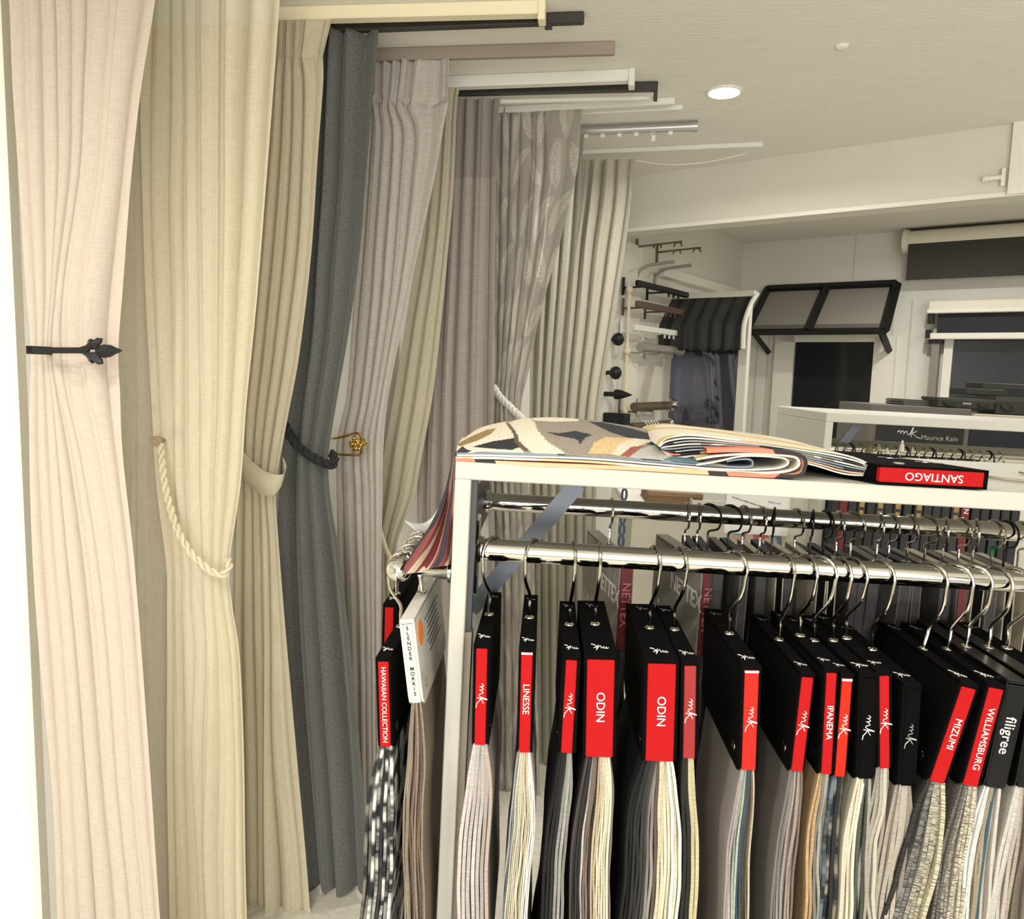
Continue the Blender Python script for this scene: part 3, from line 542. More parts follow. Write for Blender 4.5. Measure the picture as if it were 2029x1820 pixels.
sample_book((1044.5, 1284), (1039, 1490), 34, 23, 'black sample book with a red spine lettered LINESSE', ink=None, txt='LINESSE', tsize=.0125, seed=2, cols=[(140, 146, 146), (190, 184, 168), (206, 198, 176), (214, 206, 184), (180, 168, 142), (226, 222, 208), (220, 214, 206)], n=14, psi=-.45, w1=52, cap=True, tpos=.48)
sample_book((1133, 1300), (1122.5, 1491), 38, 23, 'thin black sample book with a red script-logo spine against the left ODIN book', seed=3, cols=[(34, 34, 34), (44, 44, 44), (150, 148, 142), (128, 126, 122)], n=6, psi=.1, w1=44, kind=0, shift=-.012)
sample_book((1191, 1299), (1187, 1499), 68, 56, 'wide black sample book with a red spine lettered ODIN, the left one of two', ink=None, txt='ODIN', tsize=.0165, seed=4, cols=[(70, 64, 62), (48, 46, 46), (190, 184, 178), (120, 108, 98), (60, 54, 54), (178, 164, 138), (206, 196, 170), (226, 218, 194), (222, 212, 186), (120, 112, 100)], n=16, psi=.0, w1=80)
sample_book((1312, 1307), (1306.5, 1507.5), 70, 57, 'wide black sample book with a red spine lettered ODIN, the right one of two', ink=None, txt='ODIN', tsize=.0165, seed=5, cols=[(32, 32, 32), (46, 46, 46), (60, 58, 56), (150, 144, 138), (90, 82, 76), (200, 190, 164), (224, 216, 190), (230, 224, 202), (226, 220, 204)], n=16, psi=.25, w1=110)
sample_book((1368, 1311), (1365, 1502), 37, 24, 'thin black sample book with a shaded red script-logo spine beside the right-hand ODIN book', seed=6, spine=SHADERED, cols=[(40, 40, 36), (200, 192, 158), (186, 178, 144)], n=4, psi=.3, w1=34, shift=.03)
sample_book((1490, 1320), (1483, 1525), 40, 28, 'black sample book with a bright coral script-logo spine and a pale grey sheer below', spine=CORAL, seed=7, cols=[(168, 158, 156), (190, 184, 176), (176, 184, 172), (70, 84, 90), (60, 74, 84), (70, 66, 56), (120, 108, 88), (200, 192, 172)], n=11, psi=.55, w1=50, cap=True)
sample_book((1601, 1334), (1579, 1527), 30, 23, 'black sample book with a red script-logo spine hung right of the coral one', seed=8, cols=[(110, 106, 102), (160, 154, 150), (120, 108, 104), (150, 136, 128), (110, 98, 92)], n=8, psi=.25, w1=40)
sample_book((1648, 1325), (1637, 1533), 28, 20, 'black sample book with a narrow red spine lettered IPANEMA', ink=None, txt='IPANEMA', tsize=.0115, seed=9, cols=[(178, 150, 112), (130, 126, 120), (150, 148, 142), (120, 112, 106)], n=5, psi=.35, w1=34, kind=0, wav=1.6)
sample_book((1679, 1336), (1664, 1538), 26, 20, 'black sample book with an orange-red script-logo spine next to IPANEMA', spine=mat('orange_spine', S(182, 36, 18), .6, spec=.15), seed=10, cols=[(96, 112, 122), (150, 140, 124), (38, 44, 46), (128, 122, 100)], n=4, psi=.75, w1=34, kind=3, cap=True)
sample_book((1722, 1336), (1714, 1542), 38, 27, 'all-black sample book with a white script logo between the orange and the short red spine', spine=BLACKCLOTH, seed=12, cols=[(206, 198, 178), (226, 218, 196), (80, 86, 76), (70, 74, 66), (160, 154, 144)], n=8, psi=.35, w1=52)
sample_book((1752, 1331), (1753, 1521), 30, 19, 'black sample book with a short red script-logo spine before the second all-black one', seed=13, cols=[(170, 164, 152), (184, 178, 164), (150, 144, 132)], n=5, psi=.5, w1=40, wav=2.2)
sample_book((1808, 1356), (1796, 1556), 36, 23, 'all-black sample book with a silver script logo left of MIZUMI', spine=BLACKCLOTH, seed=14, cols=[(160, 152, 142), (176, 168, 156), (150, 142, 132)], n=6, psi=.55, w1=60, inkm=INKG)
sample_book((1922, 1355), (1856, 1549), 40, 29, 'black sample book with a slanting red spine lettered MIZUMI', ink=None, txt='MIZUMI', tsize=.013, seed=15, cols=[(52, 50, 48), (110, 108, 106), (160, 156, 140), (190, 182, 156)], n=8, psi=.6, w1=80, kind=1, shift=-.03)
sample_book((1976, 1356), (1922, 1556), 40, 29, 'black sample book with a slanting red spine lettered WILLIAMSBURG', ink=None, txt='WILLIAMSBURG', tsize=.0125, seed=16, cols=[(110, 106, 100), (150, 144, 136), (176, 168, 150), (184, 176, 158)], n=8, psi=.75, w1=56, kind=1, shift=-.01, tpos=.53)
sample_book((2018, 1350), (1970, 1560), 44, 36, 'glossy black sample book lettered filigree in white at the right edge', ink=None, txt='filigree', tsize=.0195, seed=17, cover=BLACKGLOSS, spine=BLACKGLOSS, cols=[(206, 206, 204), (218, 216, 210), (160, 148, 128), (60, 90, 100), (190, 184, 174), (196, 190, 182)], n=9, psi=.8, w1=62, logos=False, shift=-.005)
sample_book((2068, 1352), (2030, 1560), 40, 30, 'glossy black sample book cut by the right edge of the picture', ink=None, seed=18, cover=BLACKGLOSS, spine=BLACKGLOSS, cols=[(196, 192, 184), (176, 166, 154), (110, 100, 88)], n=7, psi=.5, w1=60, logos=False)
sample_book((2110, 1354), (2090, 1560), 40, 30, 'black sample book past the right edge whose hook shows on the front rail', ink=None, seed=19, cols=[(190, 180, 168)], n=4, psi=.7, w1=50)
# ---------------------------------------------------------------- second row on the back rail
SEC = [(1197, 1062, 'b', 62), (1378, 1086, 'd', 26), (1400, 1090, 'd', 30), (1441, 1092, 'g', 26), (1468, 1094, 'd', 30), (1503, 1096, 'b', 24), (1527, 1096, 'd', 30), (1572, 1096, 'b', 28), (1603, 1098, 'b', 26), (1630, 1100, 'd', 26), (1655, 1103, 'd', 26), (1684, 1104, 'd', 30),
       (1736, 1110, 'g', 34), (1760, 1110, 'g', 26), (1797, 1114, 'd', 34), (1832, 1115, 'g', 30), (1867, 1116, 'b', 32), (1899, 1116, 'g', 28), (1927, 1117, 'b', 28), (1965, 1118, 'b', 26), (1990, 1120, 'g', 26), (2018, 1122, 'b', 28)]
KC = {'b': (BEIGECLOTH, 'beige'), 'g': (GREYCLOTH, 'grey'), 'd': (DGREYCLOTH, 'dark grey')}
ordn = ['first', 'second', 'third', 'fourth', 'fifth', 'sixth', 'seventh', 'eighth', 'ninth', 'tenth', 'eleventh', 'twelfth', 'thirteenth', 'fourteenth', 'fifteenth', 'sixteenth', 'seventeenth', 'eighteenth', 'nineteenth', 'twentieth', 'twenty-first', 'twenty-second']
bT = 1.275; gC = RACK.pt(1736, 1110, RB2).z
NETM = mat('pale_grey_cloth', S(150, 146, 136), .9, bump=.3, bs=900, var=.1, vs_=400, spec=.2)
def rear_book(xg, k, wpx, i, net=False, label=None):
    G = Vector((RACK.pt(xg, 1100, RB2).x, RB2, gC)); W = wpx*RB2/F/2*.8; h = .155
    m, cn = KC[k]; m = NETM if net else m; tilt = random.uniform(-.03, .03) if not net else 0
    L = T(G) @ Matrix.Rotation(tilt, 4, 'Y') @ Matrix.Rotation(R(10 if net else random.uniform(-3, 6)), 4, 'Z') @ T(0, -.125, 0); Li = L.inverted()
    root = thing('sample_book', label or ('%s cloth sample book, %s from the left on the back rail' % (cn, ordn[i])), 'sample book', RACK.M @ L, 'sample books on the back rail')
    cv = MB(); ct = .0022
    for sgn in (-1, 1): a_, b_ = sorted((sgn*W, sgn*(W-ct))); cv.rbox(a_, b_, 0, .25, -h-.004, 0, .001)
    cv.rbox(-W, W, 0, .25, -.005, .001, .001); cv.build('cover', m, root)
    lab = MAROON if (net or i in (15,)) else (BLACKCLOTH if k == 'b' else DGREYCLOTH)
    MB().box(-W+ct, W-ct, -.001 if lab is MAROON else .001, .24, -h, -.0055).build('spine', lab, root)
    g = Vector((0, .125, .0015)); mb = MB(); mb.tube([g+Vector((math.cos(a)*.006, math.sin(a)*.006, 0)) for a in [q*.5236 for q in range(12)]], .0016, 6, closed=True); mb.build('grommet', CHROMEW, root, smooth=True, fix=False)
    P = [Li @ x for x in hook_mesh(G+Vector((0, 0, .0015)), Vector((0, 0, 1)), RB2, RC2, random.Random(i*7+1).uniform(-.3, .8) if not net else .05, .0165, .0021)]
    MB().tube(P, .0021, 7).build('hook', DARKWIRE if i in (2, 3, 6, 8, 9, 20) else CHROMEW, root, smooth=True, fix=False)
    if i == 19: MB().tube(P[3:9], .0036, 8).build('hook_tape', mat('green_tape', S(30, 110, 60), .5), root, smooth=True, fix=False)
    swatches(root, 4, W*1.5, W*2.2, h, [(62, 58, 54), (80, 76, 72)] if net else [(70, 68, 66), (110, 104, 98)], i+40, length=.3)
    return root, W, h
def nettex(xg, i, label, wpx):
    root, W, h = rear_book(xg, 'g', wpx, i, True, label)
    text('NETTEX', 'lettering', root, basis((0, 0, -1), (1, 0, 0), (0, -.0016, -.075)), .021, mat('pink_ink', S(196, 110, 116), .5))
    text('NETTEX', 'cover_lettering', root, basis((0, -1, 0), (0, 0, 1), (-W-.0006, .07, -.065)), .042, INKW, bold=.0006)
    for z in (-.05, -.12): MB().lathe([(0, .005), (.002, .005), (.0025, .002)], (-W, .2, z), (-1, 0, 0), 10).build('rivet', CHROMEW, root, smooth=True)
for i, (xg, yg, k, wpx) in enumerate(SEC):
    if i == 0: nettex(1205, 0, 'grey sample book lettered NETTEX with a maroon spine label, behind the left ODIN book', 34)
    else: rear_book(xg, k, wpx*.8, i)
nettex(1354, 31, 'grey sample book lettered NETTEX with a maroon spine label, behind the right ODIN book', 34)
# ---------------------------------------------------------------- chrome arm on the rack's left side
ax = RACK.pt(790, 1128, 1.08); fx = A0
arm = thing('chrome_arm', 'chrome ball-ended hanging arm bracketed to the left side of the rack', 'rail', RACK.M @ T(ax))
MB().lathe([(-.019, .001), (-.017, .009), (-.012, .0145), (-.005, .018), (0, .019), (.005, .018), (.012, .0145), (.017, .009), (.019, .001)], (0, 0, 0), (0, 1, 0), 24).build('ball_end', CHROME, arm, smooth=True)
MB().tube([(0, .012, 0), (0, .34, 0)], .0125, 24).build('rail', CHROME, arm, smooth=True)
MB().lathe([(0, .006), (.01, .008), (fx-ax.x-.012, .0145), (fx-ax.x-.010, .019), (fx-ax.x-.006, .019), (fx-ax.x-.005, .012), (fx-ax.x, .012)], (0, .03, -.004), (1, 0, 0), 20).build('bracket_cone', CHROME, arm, smooth=True)
MB().rbox(fx-ax.x-.004, fx-ax.x-.0005, .012, .048, -.055, .03, .001).build('wall_plate', CHROME, arm)
SR = (ax.x, ax.z, .0125)
def side_book(*a, **k): return sample_book(*a, rail=(ax.x, ax.z, .0125), axis='b', group='sample books on the side arm', **k)
side_book((759, 1303), (764, 1479), 32, 22, 'black sample book with a red spine lettered HAWAIIAN COLLECTION, left of the rack', ink=None, txt='HAWAIIAN COLLECTION', tsize=.0094, seed=30, cols=[(120, 116, 108), (214, 212, 206), (200, 198, 192), (70, 68, 66), (214, 212, 206), (150, 146, 140), (226, 224, 216)], n=8, psi=math.pi+.15, w1=60, kind=3, shift=-.02, tpos=.52)
side_book((772, 1197), (768, 1360), 28, 18, 'black sample book with a red spine half hidden behind HAWAIIAN COLLECTION', b=1.25, ink=None, seed=31, cols=[(40, 38, 38), (90, 84, 76)], n=4, psi=math.pi, w1=36, grom=.06)
sm = side_book((805.5, 1229), (825, 1392), 31, 20, 'white sample book lettered SLENDER MORRIS with an orange dot on its cover', ink=None, seed=32, cover=mat('white_board', S(196, 193, 183), .45), spine=mat('white_spine', S(200, 197, 187), .45), cols=[(150, 138, 122), (140, 126, 112), (128, 108, 96), (146, 132, 116), (120, 104, 90), (140, 128, 112)], n=9, psi=.35, w1=42, logos=False, depth=.235, hk=True)
hS = .109
for i, ch in enumerate('SLENDER MORRIS'):
    if ch != ' ': text(ch, 'lettering', sm, basis((1, 0, 0), (0, 0, 1), (0, -.0019, -.0105-i*.0071)), .0074, INKB, bold=.00006)
W = 31*1.0/F/2
mb = MB(); n = 24; mb.add([(W+.0008, .032+math.cos(a)*.018, -.012-.018*.9+math.sin(a)*.018) for a in [i*2*math.pi/n for i in range(n)]]+[(W, .032+math.cos(a)*.018, -.012-.018*.9+math.sin(a)*.018) for a in [i*2*math.pi/n for i in range(n)]], [tuple(range(n))]+[(i, (i+1) % n, n+(i+1) % n, n+i) for i in range(n)])
mb.build('orange_dot', mat('orange_print', S(226, 124, 52), .4), sm)
mb = MB()
for k, (a, b_) in enumerate(((.07, .2), (.085, .185), (.09, .18), (.08, .19), (.075, .195), (.09, .18), (.085, .2))): mb.box(W+.0001, W+.0005, a, b_, -.024-k*.0085, -.0225-k*.0085)
mb.build('printed_lines', INKB, sm)
# extra empty hooks on the arm
for k, (y, ps, rr_) in enumerate(((.10, .2, .026), (.16, -.15, .024), (.2, .1, .026))):
    t = thing('wire_hook', ['chrome wire hook nearest behind the arm ball', 'chrome wire hook in the middle of the arm under the draped cloth', 'chrome wire hook farthest back on the arm'][k], 'hook', RACK.M @ T(ax+Vector((0, y, 0))), 'loose hooks on the side arm')
    c_ = Vector((0, 0, .0125+.002-rr_)); P = [c_+Vector((math.cos(R(a))*rr_*math.cos(ps), math.sin(ps)*rr_*math.cos(R(a)), math.sin(R(a))*rr_)) for a in range(-40, 221, 15)]
    P = P[::-1]+[Vector((.012, 0, -.075)), Vector((.004, 0, -.10))]; P = P[::1]
    MB().tube(smoothpath(P, 3), .002, 8).build('wire', CHROMEW, t, smooth=True, fix=False)
# ================================================================ CLOTH ON TOP OF THE RACK
cl = lambda *c: S(*c)
PRINT = printed('abstract_print', [(0, cl(60, 60, 64)), (.16, cl(212, 203, 186)), (.36, cl(146, 136, 123)), (.47, cl(218, 209, 190)), (.6, cl(146, 136, 124)), (.78, cl(60, 59, 62)), (.88, cl(190, 164, 122))], 5.5, 9, (1, 1.3, 1))
PR2 = printed('coral_print', [(0, cl(226, 130, 108)), (.3, cl(58, 54, 54)), (.42, cl(222, 176, 140)), (.6, cl(150, 74, 66)), (.75, cl(228, 210, 180)), (.9, cl(90, 60, 56))], 3, 4, (1, .3, 1))
PR3 = printed('grey_print', [(0, cl(132, 138, 142)), (.3, cl(58, 60, 66)), (.5, cl(150, 156, 158)), (.7, cl(186, 168, 120)), (.85, cl(70, 74, 80))], 6, 5, (1, .4, 1))
PR4 = printed('cream_print', [(0, cl(222, 214, 194)), (.35, cl(206, 184, 140)), (.55, cl(226, 218, 200)), (.8, cl(216, 150, 122)), (.9, cl(206, 200, 186))], 5, 5, (1, .6, 1))
PLW = fabric('pale_swatch', S(196, 194, 186), S(222, 220, 212), 500, 500, .8, .5, 0); PLB = fabric('denim_swatch', S(110, 122, 132), S(140, 150, 158), 500, 500, .8, .5, 0)
sb0 = RACK.pt(1860, 960, 1.05)
sb = thing('sample_book', 'black sample book with red SANTIAGO spine lying on the rack with its cloths spread out', 'sample book', RACK.M @ T(sb0.x, 1.05, CT))
def sl(px, py, b): p = RACK.pt(px, py, b); return Vector((p.x-sb0.x, p.y-1.05, max(p.z-CT, .0015)))
def ribbon(pts, m, b0=1.06, dep=.26, th=.0022, flat=.5, lab=None):
    P = smoothpath([sl(x, y, b0) for x, y in pts], 5); G = []; UV = []; L_ = 0
    for i, p in enumerate(P):
        if i: L_ += (p-P[i-1]).length
        t_ = (P[min(i+1, len(P)-1)]-P[max(i-1, 0)]); nrm = Vector((-t_.z, 0, t_.x)).normalized()*th/2
        G.append([p+nrm+Vector((0, q*dep+.002*math.sin(i*.7), 0)) for q in (0, .33, .66, 1)]+[p-nrm+Vector((0, q*dep+.002*math.sin(i*.7), 0)) for q in (1, .66, .33, 0)]+[p+nrm+Vector((0, .002*math.sin(i*.7), 0))])
        UV.append([(L_, q) for q in (0, .1, .2, .3, .31, .4, .5, .59, .6)])
    return MB().grid(G, UV).build('fabric_swatch', m, sb, smooth=True)
# lower flat cloths ending in a rolled fold
ribbon([(903, 914), (1000, 917), (1200, 925.5), (1400, 936), (1540, 943), (1583, 941), (1596, 925), (1590, 905), (1560, 897), (1480, 892), (1400, 893)], PR2, 1.052, th=.0055)
ribbon([(903, 907), (1000, 908), (1150, 914), (1300, 925), (1440, 934), (1530, 936), (1572, 930), (1583, 915), (1570, 904), (1500, 899), (1420, 903), (1380, 910)], PR4, 1.054, th=.003)
ribbon([(905, 902), (1000, 903), (1150, 908), (1300, 919), (1420, 929), (1500, 930), (1545, 927), (1562, 915), (1545, 906), (1480, 903), (1430, 912), (1380, 921)], PLW, 1.055)
ribbon([(905, 898), (1000, 900), (1150, 905), (1300, 914), (1400, 922), (1480, 925), (1492, 916), (1480, 909), (1440, 914)], PLB, 1.058)
ribbon([(906, 894), (1000, 897), (1150, 902), (1280, 910), (1350, 916)], PR3, 1.06)
# hump of printed cloth
rows = [[(903, 908), (925, 897), (960, 892), (1060, 896), (1200, 903), (1300, 909), (1400, 916), (1440, 922)],
        [(903, 900), (925, 880), (960, 868), (1050, 862), (1180, 868), (1290, 884), (1380, 900), (1445, 912)],
        [(904, 894), (925, 868), (960, 850), (1045, 836), (1140, 838), (1260, 858), (1360, 880), (1450, 902)],
        [(906, 890), (928, 862), (965, 843), (1050, 828), (1140, 829), (1260, 846), (1370, 872), (1455, 896)],
        [(910, 892), (935, 868), (975, 852), (1055, 838), (1145, 840), (1265, 856), (1375, 880), (1460, 902)],
        [(915, 902), (945, 890), (985, 884), (1060, 880), (1150, 882), (1270, 890), (1380, 900), (1465, 910)]]
bs = [1.06, 1.12, 1.2, 1.27, 1.34, 1.42]
G0 = [[sl(x, y, b) for x, y in r_] for r_, b in zip(rows, bs)]; G1 = catmull(G0, 34)
G2 = catmull([[G1[i][j] for i in range(len(G1))] for j in range(len(G1[0]))], 34); UV = []
for i, r_ in enumerate(G2): UV.append([(p.x*1.2, p.y*1.2+p.z*.8) for p in r_])
# the cloth's printed shapes, woven into the cloth as a colour per point
SHP = [((222, 212, 192), [(903, 900), (908, 872), (922, 852), (950, 838), (990, 828), (1003, 836), (1012, 850), (1020, 870), (1026, 885), (1040, 896), (1000, 898), (903, 902)]), ((222, 212, 192), [(1004, 838), (1045, 824), (1058, 835), (1068, 855), (1085, 875), (1114, 893), (1120, 900), (1060, 900), (1040, 887), (1028, 872), (1020, 855), (1012, 845)]),
       ((224, 214, 194), [(1040, 822), (1155, 822), (1145, 834), (1100, 835), (1060, 833)]), ((150, 124, 84), [(905, 880), (930, 866), (965, 851), (984, 848), (972, 860), (945, 873), (912, 884)]), ((52, 52, 54), [(935, 885), (975, 874), (1022, 867), (1028, 886), (1015, 891), (980, 889)]),
       ((96, 84, 72), [(1001, 836), (1010, 839), (1023, 856), (1031, 876), (1050, 893), (1038, 893), (1022, 878), (1015, 856)]), ((56, 58, 66), [(1080, 855), (1108, 858), (1140, 853), (1174, 861), (1160, 867), (1150, 879), (1140, 869), (1106, 863)]), ((54, 56, 62), [(1166, 835), (1192, 836), (1250, 848), (1320, 868), (1400, 880), (1400, 900), (1330, 893), (1262, 873), (1210, 856)]),
       ((206, 180, 134), [(1166, 898), (1178, 876), (1200, 865), (1257, 868), (1228, 878), (1212, 900)]), ((214, 204, 182), [(1212, 900), (1228, 878), (1257, 868), (1300, 872), (1262, 884), (1240, 905)]), ((150, 92, 76), [(1228, 903), (1250, 885), (1277, 882), (1264, 891), (1247, 905)]), ((186, 184, 178), [(1247, 905), (1270, 889), (1310, 876), (1360, 890), (1400, 912), (1300, 912)]), ((100, 124, 134), [(1310, 912), (1340, 900), (1385, 905), (1400, 915), (1350, 918)])]
fcam = CAM_ROT.to_3x3().transposed(); base = S(150, 140, 127); cols_ = []
def inside(x, y, P):
    c_ = False; k = len(P)-1
    for q in range(len(P)):
        if (P[q][1] > y) != (P[k][1] > y) and x < (P[k][0]-P[q][0])*(y-P[q][1])/(P[k][1]-P[q][1])+P[q][0]: c_ = not c_
        k = q
    return c_
MW = RACK.M @ T(sb0.x, 1.05, CT)
for r_ in G2:
    for p in r_:
        v = fcam @ ((MW @ p)-EYE); x, y = CX+F*v.x/-v.z, CY-F*v.y/-v.z; c_ = base
        for rgb, P in SHP:
            if inside(x, y, P): c_ = S(*rgb)
        cols_ += c_
ho = MB().grid(G2, UV, .0022, (0, 0, -1)).build('fabric_swatch', PRINT, sb, smooth='full', label='printed cloth humped over the left half of the rack top')
ca_ = ho.data.color_attributes.new('print_colour', 'FLOAT_COLOR', 'POINT'); ca_.data.foreach_set('color', np.array(cols_+cols_, dtype=np.float32))
pm_, pt_, pb_ = nt('abstract_print_cloth'); pb_.inputs['Roughness'].default_value = .9; pb_.inputs['Specular IOR Level'].default_value = .15
at = pt_.nodes.new('ShaderNodeAttribute'); at.attribute_name = 'print_colour'; nn = pt_.nodes.new('ShaderNodeTexNoise'); nn.inputs['Scale'].default_value = 420; tcx = pt_.nodes.new('ShaderNodeTexCoord'); pt_.links.new(tcx.outputs['Object'], nn.inputs[0])
mm = pt_.nodes.new('ShaderNodeMix'); mm.data_type = 'RGBA'; mm.blend_type = 'MULTIPLY'; mm.inputs[0].default_value = .55; rr = pt_.nodes.new('ShaderNodeValToRGB'); rr.color_ramp.elements[0].position = .38; rr.color_ramp.elements[0].color = (.55, .55, .55, 1); rr.color_ramp.elements[1].position = .58
pt_.links.new(nn.outputs[0], rr.inputs[0]); pt_.links.new(at.outputs['Color'], mm.inputs[6]); pt_.links.new(rr.outputs[0], mm.inputs[7]); pt_.links.new(mm.outputs[2], pb_.inputs['Base Color'])
bmp = pt_.nodes.new('ShaderNodeBump'); bmp.inputs['Strength'].default_value = .3; bmp.inputs['Distance'].default_value = .001; pt_.links.new(nn.outputs[0], bmp.inputs['Height']); pt_.links.new(bmp.outputs[0], pb_.inputs['Normal'])
ho.data.materials[0] = pm_
# second pile leading to the book
topl = [(1306, 884), (1322, 868), (1365, 862), (1430, 868), (1500, 876), (1600, 889), (1680, 903), (1720, 918), (1744, 930)]
botl = [(1312, 892), (1335, 905), (1375, 903), (1440, 899), (1500, 901), (1600, 918), (1670, 938), (1720, 941), (1744, 940)]
for j, m in enumerate((PR4, PLW, PR3, PRINT, PLB, PR3, PR2, PLW)):
    u = j/7; ribbon([(a[0]*(1-u)+b_[0]*u, a[1]*(1-u)+b_[1]*u) for a, b_ in zip(topl, botl)], m, 1.075+.001*j, .24, .0021)
# the cloth hanging over the rack's left end
dr = [[(906, 896, 1.3), (906, 893, 1.24), (906, 893, 1.18), (906, 894, 1.12), (906, 897, 1.08)], [(899, 899, 1.3), (899, 898, 1.24), (899, 899, 1.18), (899, 901, 1.12), (900, 906, 1.08)], [(893, 925, 1.22), (894, 926, 1.19), (896, 928, 1.15), (898, 930, 1.11), (899, 932, 1.075)], [(877, 985, 1.17), (882, 987, 1.13), (888, 990, 1.14), (893, 992, 1.1), (899, 994, 1.085)],
      [(853, 1038, 1.12), (862, 1042, 1.085), (875, 1045, 1.11), (885, 1048, 1.075), (898, 1050, 1.09)], [(824, 1082, 1.08), (836, 1090, 1.055), (858, 1095, 1.08), (876, 1098, 1.05), (896, 1100, 1.08)], [(800, 1120, 1.05), (806, 1136, 1.035), (838, 1130, 1.05), (864, 1124, 1.03), (894, 1118, 1.06)]]
def sl2(px, py, b): p = RACK.pt(px, py, b); return Vector((p.x-sb0.x, p.y-1.05, p.z-CT))
G1 = catmull([[sl2(*q) for q in r_] for r_ in dr], 7); G2 = catmull([[G1[i][j] for i in range(len(G1))] for j in range(5)], 7)
UV = [[(j/(len(G2)-1), i/len(G2[0])) for i in range(len(G2[0]))] for j in range(len(G2))]
DR = printed('stripe_print', [(0, cl(58, 58, 64)), (.3, cl(128, 72, 68)), (.48, cl(196, 176, 154)), (.6, cl(118, 58, 56)), (.8, cl(190, 168, 146)), (.9, cl(120, 62, 60))], 1.9, 2, (1.3, .25, 1))
MB().grid(G2, UV, .002, (0, 1, 0)).build('fabric_swatch', DR, sb, smooth='full', label='striped maroon and charcoal cloth hanging off the left end of the rack')
fl = [[(880, 985, 1.19), (890, 1000, 1.19)], [(858, 1022, 1.17), (876, 1040, 1.17)], [(835, 1037, 1.15), (862, 1062, 1.15)], [(801, 1031, 1.12), (822, 1050, 1.12)]]
G1 = catmull([[sl2(*q) for q in r_] for r_ in fl], 5); MB().grid(G1, [[(i*.02, j*.03) for j in range(2)] for i in range(len(G1))], .002, (0, 1, 0)).build('fabric_swatch', PLW, sb, smooth='full', label='pale grey corner of cloth hanging over the side arm')
# SANTIAGO book body
pl, pr_ = sl(1742, 945, 1.05), sl(1956, 965, 1.05); bw = pr_.x-pl.x; bh = .0262
BM = T(pl.x, 0, 0.0015) @ Matrix.Rotation(R(0), 4, 'Z')
body = MB(); sk_ = -.085
def skew(x, y, z): return (x+sk_*y/.2, y, z)
for z0, z1 in ((0, .003), (bh-.003, bh)):
    body.add([skew(x, y, z) for z in (z0, z1) for y in (0, .2) for x in (0, bw)], [(0, 2, 3, 1), (4, 5, 7, 6), (0, 1, 5, 4), (2, 6, 7, 3), (0, 4, 6, 2), (1, 3, 7, 5)])
body.add([skew(x, y, z) for z in (0, bh) for y in (0, .2) for x in (bw-.006, bw)], [(0, 2, 3, 1), (4, 5, 7, 6), (0, 1, 5, 4), (2, 6, 7, 3), (0, 4, 6, 2), (1, 3, 7, 5)])
o = body.build('cover', BLACKCLOTH, sb); o.matrix_local = BM
o = MB().rbox(0, bw-.006, -.001, .01, .0032, bh-.0032, .0008).build('spine', RED, sb); o.matrix_local = BM
o = MB().add([skew(x, y, z) for z in (.003, bh-.003) for y in (.01, .19) for x in (.004, bw-.008)], [(0, 2, 3, 1), (4, 5, 7, 6), (0, 1, 5, 4), (2, 6, 7, 3), (0, 4, 6, 2), (1, 3, 7, 5)]).build('binding_block', BLACKCLOTH, sb); o.matrix_local = BM
text('SANTIAGO', 'lettering', sb, BM @ basis((-1, 0, 0), (0, 0, -1), (bw*.5, -.0014, bh*.5)), .0155, INKW)
for k, (x, y, s_) in enumerate(((.07, .11, .05), (.1, .07, .04))): mk_logo(sb, BM @ basis((-1, .3, 0), (0, -1, 0), (x, y, bh+.0004)), s_, INKG, 'cover_logo', .0004)
mb = MB(); mb.tube([Vector((.035+math.cos(a)*.006, .025+math.sin(a)*.006, bh+.0005)) for a in [i*.3927 for i in range(16)]], .0018, 6, closed=True); o = mb.build('eyelet', CHROMEW, sb, smooth=True, fix=False); o.matrix_local = BM
hp = [sl(x, y, b) for x, y, b in ((1955, 945, 1.2), (1985, 948, 1.18), (2010, 949, 1.17), (2045, 946, 1.16), (2065, 940, 1.2), (2050, 936, 1.26), (2020, 936, 1.3))]
MB().tube([Vector((p.x, p.y, .004)) for p in smoothpath(hp)], .0025, 8).build('hook', CHROMEW, sb, smooth=True)
# ================================================================ SECOND WHITE RACK BEHIND
T2 = RACK.pt(1638, 817, 2.0); rk2 = thing('display_rack', 'second white display rack standing behind the foreground one', 'rack', RACK.M @ T(T2)); D2 = .42
def r2(p): return Vector(p)-T2
rb(0, 1.4, 0, D2, -.0235, 0).build('top_board', WRACK, rk2)
rb(0, .02, 0, D2, -1.42, -.0235).build('end_panel', WRACK, rk2)
rb(1.38, 1.4, 0, .03, -1.42, -.0235).build('post', WRACK, rk2)
q = [r2(RACK.pt(x, y, 2.1)) for x, y in ((1692, 838), (1712, 838), (1668, 896), (1650, 893))]
MB().prism([(p.x, p.z) for p in q], .1, .103).build('brace', BRACE, rk2)
z2 = r2(RACK.pt(1990, 907, 2.08)).z
MB().tube([(.02, .08, z2), (1.38, .08, z2)], .0155, 16).build('front_rail', CHROME, rk2, smooth=True)
z3 = r2(RACK.pt(1990, 897, 2.3)).z; MB().tube([(.02, .3, z3), (1.38, .3, z3)], .0155, 16).build('back_rail', CHROME, rk2, smooth=True)
xs = [1655, 1672, 1690, 1708, 1727, 1745, 1762, 1780, 1800, 1822, 1840, 1858, 1876, 1896, 1915, 1936, 1955, 1976, 1996, 2016]
goldprint = mat('gold_print', S(150, 122, 72), .4, .5)
colors2 = [(28, 28, 32, 'black'), (96, 28, 32, 'dark red'), (30, 32, 34, 'charcoal'), (40, 42, 48, 'slate')]
